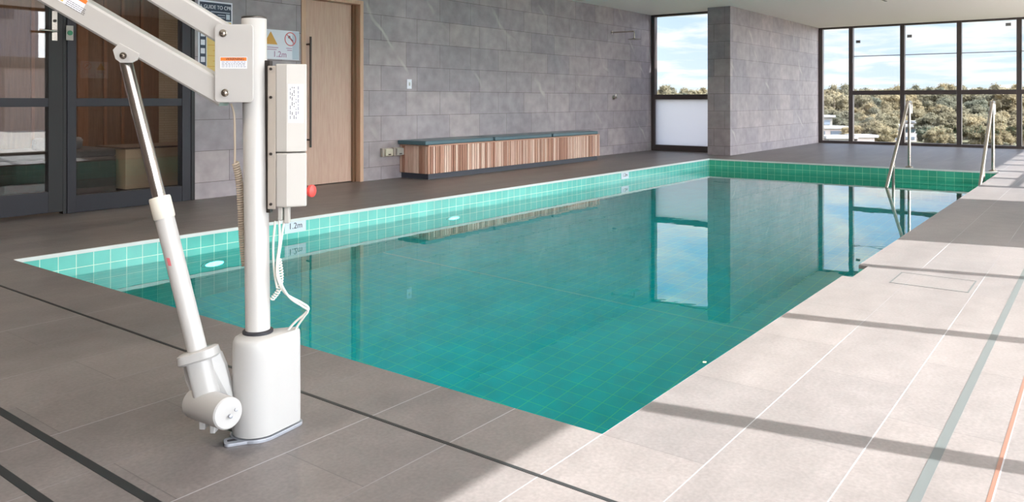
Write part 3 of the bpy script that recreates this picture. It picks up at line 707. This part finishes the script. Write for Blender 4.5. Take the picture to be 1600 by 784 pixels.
# stickers on the lower arm
def arm_sticker(u, v, w_, h_, mat, name, lift_=.0005, par=lower):
    c = L(u, v, -.036); bm = bmesh.new()
    X = -dA; Z = nA if nA.z > 0 else -nA
    bm_prism(bm, [(-w_/2, -h_/2), (w_/2, -h_/2), (w_/2, h_/2), (-w_/2, h_/2)], c+Vector((0,-lift_,0)), X, Z, (0,.0005,0)); return part(name, bm, mat, 0, False, par)
sk = arm_sticker(112, -2, .082, .045, M['paper'], 'warning_sticker')
s2 = arm_sticker(127, -1, .036, .011, M['orange'], 'sticker_band', .001, sk)
s3 = arm_sticker(96, -3, .016, .014, M['yellow'], 'sticker_symbol', .001, sk)
bm = bmesh.new(); X = -dA; Z = nA if nA.z > 0 else -nA; c = L(118, 12, -.0368)
for k in range(4):
    x = -.03
    while x < .028:
        w_ = rr.uniform(.003, .008); bm_prism(bm, [(x, .008-.005*k), (min(x+w_, .03), .008-.005*k), (min(x+w_, .03), .0094-.005*k), (x, .0094-.005*k)], c, X, Z, (0,.0003,0)); x += w_+.002
part('sticker_print', bm, M['ink'], 0, False, sk)
# pivot bracket below the lower arm
for dy in (-.040, .034):
    pts = [L(u, v, dy) for u, v in ((176,78),(186,67),(217,84),(214,94),(206,98),(188,98),(180,92))]
    bm = bmesh.new(); a = [bm.verts.new(p) for p in pts]; b = [bm.verts.new(p+Vector((0,.006,0))) for p in pts]; n_ = len(a)
    bm.faces.new(a); bm.faces.new(b[::-1])
    for i in range(n_): bm.faces.new((a[i], b[i], b[(i+1) % n_], a[(i+1) % n_]))
    part('pivot_bracket', bm, M['white'], .001, False)
bm = bmesh.new(); p = L(193, 87, -.041); bm_lathe(bm, [(.0095, 0), (.0095, .003), (.006, .004)], p, (0,-1,0), 24); bm_lathe(bm, [(.006, .003), (.0055, .008), (.002, .0095)], p, (0,-1,0), 6); part('bolt', bm, M['steel'])
# actuator
top = L(195, 90, -.004); bot = L(318, 585, -.075); da = (bot-top).normalized()
def on(u_):  # point along the actuator at image column u_ (u from 195 to 318)
    return top.lerp(bot, (u_-195)/(318-195))
bm = bmesh.new(); bm_tube(bm, [top, on(254)], .0175, 28); rod = part('actuator_rod', bm, M['chrome'])
bm = bmesh.new(); bm_lathe(bm, [(.018, 0), (.027, .001), (.0285, .006), (.0285, .058), (.026, .062)], on(250), da, 30); part('collar_sleeve', bm, M['collar'])
Lt = (on(312)-on(256)).length
bm = bmesh.new(); bm_tube(bm, [on(256), on(312)], .0255, 30); tube = part('actuator_tube', bm, M['white'])
c = on(274.5)+Vector((0,-.0,0)); 
bm = bmesh.new(); xx, yy = Vector((0,-1,0)), da
s_ = [c + (Vector((math.sin(a)*.0258, -math.cos(a)*.0258, 0))) for a in (-.45, -.25, -.05)]
for i in range(2):
    q = [s_[i]-da*.011, s_[i+1]-da*.011, s_[i+1]+da*.011, s_[i]+da*.011]; bm.faces.new([bm.verts.new(x) for x in q])
part('red_sticker', bm, M['pink'], 0, False, tube)
# gear housing
hc = on(310)
ux = Vector((1,0,0)); ux = (ux-da*ux.dot(da)).normalized(); uy = da.cross(ux)
if uy.y > 0: uy = -uy      # towards viewer
def ring(cn, w_, dp, bm, n=24, p=3.2):
    out = []
    for k in range(n):
        a = 2*PI*k/n; ca, sa = math.cos(a), math.sin(a)
        out.append(bm.verts.new(cn+ux*(w_*math.copysign(abs(ca)**(2/p), ca))+uy*(dp*math.copysign(abs(sa)**(2/p), sa))))
    return out
def loft(rs, bm):
    for a, b in zip(rs, rs[1:]):
        for k in range(len(a)): bm.faces.new((a[k], a[(k+1) % len(a)], b[(k+1) % len(b)], b[k]))
    bm.faces.new(rs[0][::-1]); bm.faces.new(rs[-1])
bm = bmesh.new(); loft([ring(hc-da*.010, .044, .036, bm), ring(hc-da*.006, .052, .041, bm), ring(hc+da*.014, .054, .042, bm), ring(hc+da*.019, .050, .038, bm)], bm); hs = part('gear_housing', bm, M['whiteb'])
bm = bmesh.new(); loft([ring(hc+da*.018+ux*.0, .034, .037, bm), ring(hc+da*.09, .033, .038, bm), ring(hc+da*.15, .035, .039, bm)], bm); part('housing_body', bm, M['whiteb'], 0, True, hs)
for s in (-1, 1):
    bm = bmesh.new()
    P = lambda a, w_, d_: hc+da*a+ux*(s*w_)+uy*d_
    pts = [P(.012, .052, -.01), P(.06, .057, -.01), P(.155, .044, -.008), P(.165, .026, -.004), P(.02, .026, .012)] if s < 0 else [P(.012, .052, -.01), P(.05, .058, -.01), P(.165, .058, -.008), P(.172, .026, -.004), P(.02, .026, .012)]
    a = [bm.verts.new(p) for p in pts]; b = [bm.verts.new(p-uy*.02) for p in pts]
    bm.faces.new(a); bm.faces.new(b[::-1])
    for i in range(5): bm.faces.new((a[i], b[i], b[(i+1) % 5], a[(i+1) % 5]))
    part('housing_rib', bm, M['whiteb'], .003, False, hs)
# motor
m0, m1_ = L(309, 629, -.062), L(357, 646, -.170)
dm = (m1_-m0).normalized()
bm = bmesh.new(); bm_lathe(bm, [(.033, -.012), (.040, -.008), (.0415, 0), (.0405, (m1_-m0).length-.004), (.037, (m1_-m0).length), (0, (m1_-m0).length+.001)], m0, dm, 36); mot = part('motor', bm, M['whiteb'])
e1 = m1_+dm*.0012
xm, ym = frame_of(dm)
bm = bmesh.new(); bm_lathe(bm, [(.006, 0), (.006, .004), (.003, .006)], e1+Vector((-.008,0,-.012)), dm, 10); bm_lathe(bm, [(.005, 0), (.005, .008), (.003, .009)], e1+Vector((.002,0,-.006)), dm, 10); bm_lathe(bm, [(.004, 0), (.004, .004), (.002, .005)], e1+Vector((.018,0,.01)), dm, 10)
part('end_screws', bm, M['plate'], 0, True, mot)
for (u, v, r_, ln) in ((318, 662, .008, .03), (334, 668, .007, .03), (303, 640, .009, .03)):
    p = L(u, v, -.085); bm = bmesh.new(); bm_box(bm, (p.x-r_, p.y-.012, p.z-.012), (p.x+r_, p.y+.02, p.z+ln)); part('mounting_lug', bm, M['whiteb'], .003, False, mot)
bm = bmesh.new(); q0 = L(326, 655, -.06); bm_tube(bm, [q0, L(372, 672, -.045), Vector((.0, -.03, L(372,672,-.045).z))], .009, 12); part('pivot_pin', bm, M['dark'], 0, True, mot)
# control box and battery
A, Bp, Cp, Dp = (.064, -.034), (.144, -.014), (.126, .046), (.044, .022)
ridge = ((A[0]*.62+Bp[0]*.38), (A[1]*.62+Bp[1]*.38)-.010)
def zat(v): return L(450, v, -.02).z
bm = bmesh.new(); bm_prism(bm, [A, ridge, Bp, Cp, Dp], (0,0,zat(237)), (1,0,0), (0,1,0), (0,0,zat(100)-zat(237))); bat = part('battery_pack', bm, M['ctrl'], .003, False)
bm = bmesh.new(); bm_prism(bm, [A, ridge, Bp, Cp, Dp], (0,0,zat(323)), (1,0,0), (0,1,0), (0,0,zat(238.5)-zat(323))); cb_ = part('control_box', bm, M['ctrl'], .005, False, None, 3)
# rear bracket plate and rail
bm = bmesh.new(); bm_prism(bm, [(.040, -.030), (.0635, -.0335), (.0435, .023), (.024, .024)], (0,0,zat(326)), (1,0,0), (0,1,0), (0,0,zat(103)-zat(326))); br_ = part('mounting_bracket', bm, M['grey'], .002, False)
bm = bmesh.new(); bm_box(bm, (.026, -.012, zat(333)), (.041, .014, zat(94))); part('bracket_rail', bm, M['dark'], .001, False, br_)
bm = bmesh.new()
for v in (108, 152, 240, 318): bm_tube(bm, [(.05, -.036, zat(v)), (.05, -.029, zat(v))], .004, 10)
part('bracket_screws', bm, M['dark'], 0, True, br_)
# battery label
d_ = (Vector((*Bp,0))-Vector((*ridge,0))).normalized(); nn = Vector((d_.y, -d_.x, 0)); o_ = Vector((*ridge,0))+nn*.0006
W_ = (Vector((*Bp,0))-Vector((*ridge,0))).length
bm = bmesh.new(); bm_prism(bm, [(.004, zat(191)), (W_-.009, zat(191)), (W_-.009, zat(132)), (.004, zat(132))], o_, d_, (0,0,1), -nn*.0006); bl = part('rating_label', bm, M['paper'], 0, False, bat)
bm = bmesh.new()
for k in range(5):
    z = zat(186)
    while z < zat(138):
        h_ = rr.uniform(.004, .012); x = .008+k*.0055
        if rr.random() < .7: bm_prism(bm, [(x, z), (x+.0022, z), (x+.0022, min(z+h_, zat(135))), (x, min(z+h_, zat(135)))], o_+nn*.0004, d_, (0,0,1), -nn*.0003)
        z += h_+.003
part('label_print', bm, M['ink'], 0, False, bl)
# emergency button
ec = Vector((.141, .012, zat(300))); dn = Vector((.93, -.36, 0)).normalized()
bm = bmesh.new(); bm_lathe(bm, [(.008, -.006), (.009, .004), (.0165, .006), (.0175, .010), (.0165, .016), (.010, .019), (0, .02)], ec, dn, 28); part('emergency_button', bm, M['red'], 0, True, cb_)
bm = bmesh.new(); bm_box(bm, (.066, -.022, zat(344)), (.078, -.004, zat(322))); bm_box(bm, (.083, -.022, zat(349)), (.096, -.002, zat(322))); part('cable_gland', bm, M['ctrl'], .002, False, cb_)
# cables
def cable(name, pts, r, mat, n=8):
    bm = bmesh.new(); bm_tube(bm, smoothpath(pts, n), r, 10); return part(name, bm, mat)
cable('white_cable', [L(436, 340, -.012), L(437, 375, -.012), L(433, 410, -.015), L(434, 435, -.02), L(446, 458, -.01), L(470, 472, .0), L(482, 481, .005), L(476, 490, .01), L(458, 506, .02), L(447, 520, .025)], .0032, M['cable'])
cable('white_cable', [L(444, 345, -.012), L(438, 385, -.012), L(434, 418, -.012), L(438, 440, -.018), L(452, 464, -.01), L(472, 478, .0), L(481, 485, .005), L(474, 496, .012), L(463, 512, .022), L(459, 525, .03)], .0032, M['cable'])
cable('white_cable', [L(430, 345, -.004), L(427, 380, -.004), L(428, 420, -.006), L(433, 450, -.01)], .003, M['cable'])
def coil(pts, rad, wire, turns, mat, name, par=None):
    path = smoothpath(pts, 12); Ls = [0]
    for a, b in zip(path, path[1:]): Ls.append(Ls[-1]+(b-a).length)
    out = []; N = turns*10
    for k in range(N+1):
        s = Ls[-1]*k/N; i = max(j for j in range(len(Ls)) if Ls[j] <= s+1e-9); i = min(i, len(path)-2)
        t_ = (s-Ls[i])/max(Ls[i+1]-Ls[i], 1e-9); p = path[i].lerp(path[i+1], t_); d = (path[i+1]-path[i]).normalized()
        x = Vector((0,1,0)); x = (x-d*x.dot(d)).normalized(); y = d.cross(x); a = 2*PI*turns*k/N
        out.append(p+(x*math.cos(a)+y*math.sin(a))*rad)
    bm = bmesh.new(); bm_tube(bm, out, wire, 6); return part(name, bm, mat, 0, True, par)
coil([L(436, 405, -.01), L(439, 430, -.008), L(436, 452, -.004), L(424, 468, .0)], .0055, .0022, 16, M['cable'], 'coiled_cable')
cable('hand_control_cord', [L(361, 162, -.01), L(366, 180, -.01), L(367, 220, -.005), L(367, 256, .0)], .003, M['coil'])
coil([L(368, 254, 0), L(374, 285, .012), L(377, 330, .02), L(379, 375, .03), L(383, 415, .036)], .0078, .0030, 44, M['coil'], 'coiled_cord')

# ================================================================ OUTSIDE
o = boxes('bounce_slab', [((RX+.26, YN-6, -.30), (RX+13, YF+.1, -.04))], M['bounce_slab']); struct(o, 'added unseen sunlit terrace outside the right-hand windows', 'bounce_slab')  # unseen slab added to bounce sunlight onto the ceiling and upper walls
def ground(r):
    pts = [(0,-16),(60,-16),(120,-12),(170,-9.5),(230,-7.5),(320,-4.5),(420,-2.5),(520,-1),(900,0)]
    for (a, b), (c, d) in zip(pts, pts[1:]):
        if r <= c: return b+(d-b)*(r-a)/(c-a)
    return 0
bm = bmesh.new(); rad = [20, 60, 120, 170, 230, 320, 420, 520, 900]; prev = None
for r in rad:
    rg_ = [bm.verts.new((r*math.cos(2*PI*k/72), r*math.sin(2*PI*k/72), ground(r)+ (math.sin(k*1.3+r)*.6 if r > 100 else 0))) for k in range(72)]
    if prev:
        for k in range(72): bm.faces.new((prev[k], prev[(k+1) % 72], rg_[(k+1) % 72], rg_[k]))
    prev = rg_
o = build('terrain', bm, M['earth'], None, 0, True); struct(o, 'dry wooded hillside outside the windows', 'hill')
def tree_mesh(seed):
    r = random.Random(seed); bm = bmesh.new(); blobs = []
    for k in range(26):
        a = r.uniform(0, 2*PI); rr_ = 3.0*math.sqrt(r.random()); blobs.append((Vector((rr_*math.cos(a), rr_*math.sin(a), r.uniform(2.2, 8.6-rr_*.9))), r.uniform(.75, 1.45)))
    for c, R in blobs:
        g = bmesh.ops.create_icosphere(bm, subdivisions=2, radius=R*.9, matrix=Matrix.Translation(c))
        for v in g['verts']:
            v.co = c+(v.co-c)*r.uniform(.6, 1.15); v.co.z = c.z+(v.co.z-c.z)*.85
        for k in range(110):   # leaf sprays
            d = Vector((r.gauss(0,1), r.gauss(0,1), r.gauss(0,1))).normalized(); p = c+Vector((d.x, d.y, d.z*.85))*R*r.uniform(.85, 1.3)
            a1 = Vector((r.gauss(0,1), r.gauss(0,1), r.gauss(0,1))).normalized()*r.uniform(.08, .26); b1 = a1.cross(d).normalized()*r.uniform(.08, .22)
            bm.faces.new([bm.verts.new(p+a1), bm.verts.new(p+b1), bm.verts.new(p-a1), bm.verts.new(p-b1)])
    me = bpy.data.meshes.new('crown'); bm.to_mesh(me); bm.free(); me.materials.append(M['leaf'])
    bt = bmesh.new(); bm_tube(bt, [(0,0,-1.5), (.1,0,2), (-.1,.1,4.5), (0,0,6.5)], [.35,.28,.22,.1], 8); bm_tube(bt, [(-.1,.1,3.4), (1.2,.4,5.6)], [.14,.06], 6); bm_tube(bt, [(0,0,3.8), (-1.2,-.5,6)], [.14,.06], 6)
    mt = bpy.data.meshes.new('trunk'); bt.to_mesh(mt); bt.free(); mt.materials.append(M['bark'])
    return me, mt
protos = [tree_mesh(s) for s in (11, 22, 33, 44, 55)]
rt = random.Random(5)
def plant(u, d, s, low=0):
    p = polar(u, d, 0); rr_ = math.hypot(p.x, p.y); me, mt = rt.choice(protos)
    t = empty('tree', (p.x, p.y, ground(rr_)-low), rt.uniform(0, 6.28)); t.scale = (s*1.12, s*1.12, s)
    tag(t, 'hazy olive tree in the wooded hills beyond the windows', 'tree', 'trees on the hillside beyond the windows')
    for nm, mm in (('crown', me), ('trunk', mt)):
        c = bpy.data.objects.new(nm, mm); COL.objects.link(c); c.parent = t
BZ = [(1250, 1318, 150, 205), (1308, 1345, 150, 190), (1385, 1425, 150, 200)]   # plots kept free for houses
HOUSES = [(1268,196,6), (1285,176,6), (1306,157,5), (1262,150,4), (1346,158,4), (1402,186,6), (1436,192,5), (1585,350,6)]
taken = [(polar(u, d, 0), r) for u, d, r in HOUSES]
def try_plant(u, d, s):
    p = polar(u, d, 0)
    for q, r in taken:
        if (p-q).length < r+2.9*s: return
    taken.append((p, 2.9*s)); plant(u, d, s)
def hidden(u, d): return 1122 < u < 1236 or (u <= 1122 and d < 300) or False
k = 0
while k < 6000 and len(taken) < 285:
    k += 1
    u, d, s = rt.uniform(1005, 1690), (rt.uniform(158, 430) if k % 3 else rt.uniform(158, 225)), rt.uniform(.85, 1.3)
    if d < 225: s *= .66
    if hidden(u, d) or (d < 195 and 1245 < u < 1318): continue
    if d < 186 and 1388 < u < 1440: continue
    try_plant(u, d, s)
# buildings among the trees
def house(u, d, w, dp, h, wall, roof, label, floors=2, name='building', base=None, yaw=0):
    p = polar(u, d, 0); z = ground(math.hypot(p.x, p.y))-.5 if base is None else base
    t = empty(name, (p.x, p.y, z), math.atan2(SY, CY)+yaw); tag(t, label, 'building', 'buildings beyond the far windows')
    box('walls', (-w/2, -dp/2, 0), (w/2, dp/2, h), wall, t); box('roof', (-w/2-.6, -dp/2-.6, h), (w/2+.6, dp/2+.6, h+.5), roof, t)
    bm = bmesh.new()
    for f in range(floors):
        z0 = h*(f+.35)/floors; n = max(2, int(w/3))
        for k in range(n): bm_box(bm, (-w/2+w*(k+.15)/n, -dp/2-.08, z0), (-w/2+w*(k+.85)/n, -dp/2-.001, z0+h/floors*.4))
    build('windows', bm, M['winblue'], t)
house(1268, 196, 7.5, 7, 5.6, M['concrete'], M['roofp'], 'tallest pale flat-roofed block low in the undivided window bay')
house(1285, 176, 8.5, 6, 4.2, M['facade2'], M['roofp'], 'long pale two-storey block below the taller one')
house(1306, 157, 5, 5, 3.6, M['concrete'], M['roofp'], 'low pale building with wide roof in front of the blocks', 1)
house(1262, 150, 3.5, 4, 3.6, M['facade2'], M['roofr'], 'small building with reddish roof nearest the pier', 1)
house(1346, 158, 3.4, 4, 3.6, M['facade2'], M['roofp'], 'small pale house just right of the first mullion', 1)
house(1402, 186, 6, 6, 3.6, M['facade'], M['roofp'], 'pale building behind the left handrail', 2)
house(1436, 192, 4, 5, 4.0, M['facade2'], M['roofp'], 'pale house right of the left handrail among trees', 2)
house(1585, 350, 4, 5, 6.4, M['facade2'], M['roofr'], 'distant reddish-roofed house high among the trees', 2)
# neighbouring buildings on the sunny side, mirrored in the glass door
def neighbour(x, y0, y1, z1, wall, label, name, floors, nwin, xd=8):
    z0 = -15.8; t = empty(name, (x, (y0+y1)/2, z0)); tag(t, label, 'building'); oy = (y0+y1)/2
    box('walls', (0, y0-oy, 0), (xd, y1-oy, z1-z0), wall, t); box('parapet', (-.15, y0-oy-.15, z1-z0), (xd+.15, y1-oy+.15, z1-z0+.35), M['concrete'], t)
    bm = bmesh.new()
    for f in range(floors):
        zz = z1-z0-1.6-f*3.1
        for k in range(nwin):
            ya = y0-oy+(y1-y0)*(k+.25)/nwin; bm_box(bm, (-.05, ya, zz-.9), (-.001, ya+(y1-y0)*.4/nwin, zz))
    build('windows', bm, M['winblue'], t)
neighbour(30, 2.0, 13.5, 7.0, M['facade'], 'taller grey building reflected in the glass door', 'apartment_block', 5, 4)
neighbour(20, 8.5, 9.75, 2.0, M['facade2'], 'narrow pale wing reflected low in the glass door', 'pavilion', 3, 0, 4)

# ================================================================ LIGHT
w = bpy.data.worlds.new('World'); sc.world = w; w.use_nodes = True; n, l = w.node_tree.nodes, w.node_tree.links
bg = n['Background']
tc = n.new('ShaderNodeTexCoord'); s = n.new('ShaderNodeSeparateXYZ'); l.new(tc.outputs['Generated'], s.inputs[0])
def math_(op, a, b=None, c=None):
    m = n.new('ShaderNodeMath'); m.operation = op
    for i, x in enumerate((a, b, c)):
        if x is None: continue
        if isinstance(x, (int, float)): m.inputs[i].default_value = x
        else: l.new(x, m.inputs[i])
    return m.outputs[0]
zc = math_('ADD', math_('MAXIMUM', s.outputs[2], 0.0), .10)
cv = n.new('ShaderNodeCombineXYZ'); l.new(math_('DIVIDE', s.outputs[0], zc), cv.inputs[0]); l.new(math_('DIVIDE', s.outputs[1], zc), cv.inputs[1])
t1 = n.new('ShaderNodeTexNoise'); t1.inputs['Scale'].default_value = 1.7; t1.inputs['Detail'].default_value = 9; t1.inputs['Roughness'].default_value = .58; t1.inputs['Distortion'].default_value = .4
l.new(cv.outputs[0], t1.inputs['Vector'])
cr = n.new('ShaderNodeMapRange'); cr.inputs[1].default_value = .43; cr.inputs[2].default_value = .60; l.new(t1.outputs['Fac'], cr.inputs[0])
hz = n.new('ShaderNodeMapRange'); hz.inputs[1].default_value = 0; hz.inputs[2].default_value = .30; l.new(s.outputs[2], hz.inputs[0])
blue = n.new('ShaderNodeMix'); blue.data_type = 'RGBA'; l.new(hz.outputs[0], blue.inputs[0]); blue.inputs[6].default_value = (.66, .76, .88, 1); blue.inputs[7].default_value = (.24, .46, .92, 1)
cl_ = n.new('ShaderNodeMix'); cl_.data_type = 'RGBA'; l.new(cr.outputs[0], cl_.inputs[0]); l.new(blue.outputs[2], cl_.inputs[6]); cl_.inputs[7].default_value = (.86, .86, .88, 1)
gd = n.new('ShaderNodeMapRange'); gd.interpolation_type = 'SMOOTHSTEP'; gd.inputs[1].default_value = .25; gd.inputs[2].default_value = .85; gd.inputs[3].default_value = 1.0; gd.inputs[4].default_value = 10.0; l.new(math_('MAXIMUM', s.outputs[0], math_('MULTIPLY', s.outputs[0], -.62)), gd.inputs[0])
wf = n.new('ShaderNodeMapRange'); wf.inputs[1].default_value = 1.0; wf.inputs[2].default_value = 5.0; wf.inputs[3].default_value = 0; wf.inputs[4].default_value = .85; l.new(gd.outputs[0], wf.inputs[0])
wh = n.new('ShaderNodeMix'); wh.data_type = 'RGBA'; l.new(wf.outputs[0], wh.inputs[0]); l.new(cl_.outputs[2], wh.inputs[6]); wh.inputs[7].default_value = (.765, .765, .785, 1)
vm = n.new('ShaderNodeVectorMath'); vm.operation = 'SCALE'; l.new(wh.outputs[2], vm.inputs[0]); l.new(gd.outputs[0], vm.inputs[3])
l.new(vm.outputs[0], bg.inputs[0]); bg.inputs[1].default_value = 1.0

sun = bpy.data.lights.new('sun', 'SUN'); sun.energy = 12.3; sun.angle = math.radians(.5); sun.color = (1, .985, .97)
so = bpy.data.objects.new('sun', sun); COL.objects.link(so)
az, el = math.radians(12.5), math.radians(44.3)
so.rotation_euler = Vector((-math.cos(el)*math.cos(az), -math.cos(el)*math.sin(az), -math.sin(el))).to_track_quat('-Z', 'Y').to_euler()
for (x, y) in ((-3.2, -.4), (-3.2, 1.6), (-3.2, 3.3)):  # added fill lights so the timber behind the glass shows, no fixtures
    ld = bpy.data.lights.new('interior_fill', 'AREA'); ld.shape = 'DISK'; ld.size = .3; ld.energy = 8; ld.color = (1, .8, .6)
    lo = bpy.data.objects.new('interior_fill', ld); COL.objects.link(lo); lo.location = (x, y, 2.40)
for i, (x, y) in enumerate(DL):
    ld = bpy.data.lights.new('downlight', 'AREA'); ld.shape = 'DISK'; ld.size = .10; ld.energy = 14; ld.color = (1, .88, .74); ld.spread = math.radians(140)
    lo = bpy.data.objects.new('downlight', ld); COL.objects.link(lo); lo.location = (x, y, CZ-.02)

# ================================================================ CAMERA
cd = bpy.data.cameras.new('camera'); co = bpy.data.objects.new('camera', cd); COL.objects.link(co); sc.camera = co
cd.sensor_fit = 'HORIZONTAL'; cd.sensor_width = 36; cd.lens = F/1600*36; cd.clip_start = .05; cd.clip_end = 2000
cd.shift_x = 0; cd.shift_y = -(784/2-V0)/1600
co.location = CAM; co.rotation_euler = (PI/2, 0, math.atan2(SY, CY))
sc.view_settings.view_transform = 'Standard'; sc.view_settings.look = 'None'; sc.view_settings.gamma = 1; sc.view_settings.use_curve_mapping = False
sc.view_settings.exposure = 0.5
cy = sc.cycles
cy.use_denoising = True; cy.max_bounces = 10; cy.diffuse_bounces = 6; cy.glossy_bounces = 5; cy.transparent_max_bounces = 24; cy.sample_clamp_indirect = 6
cy.caustics_reflective = False
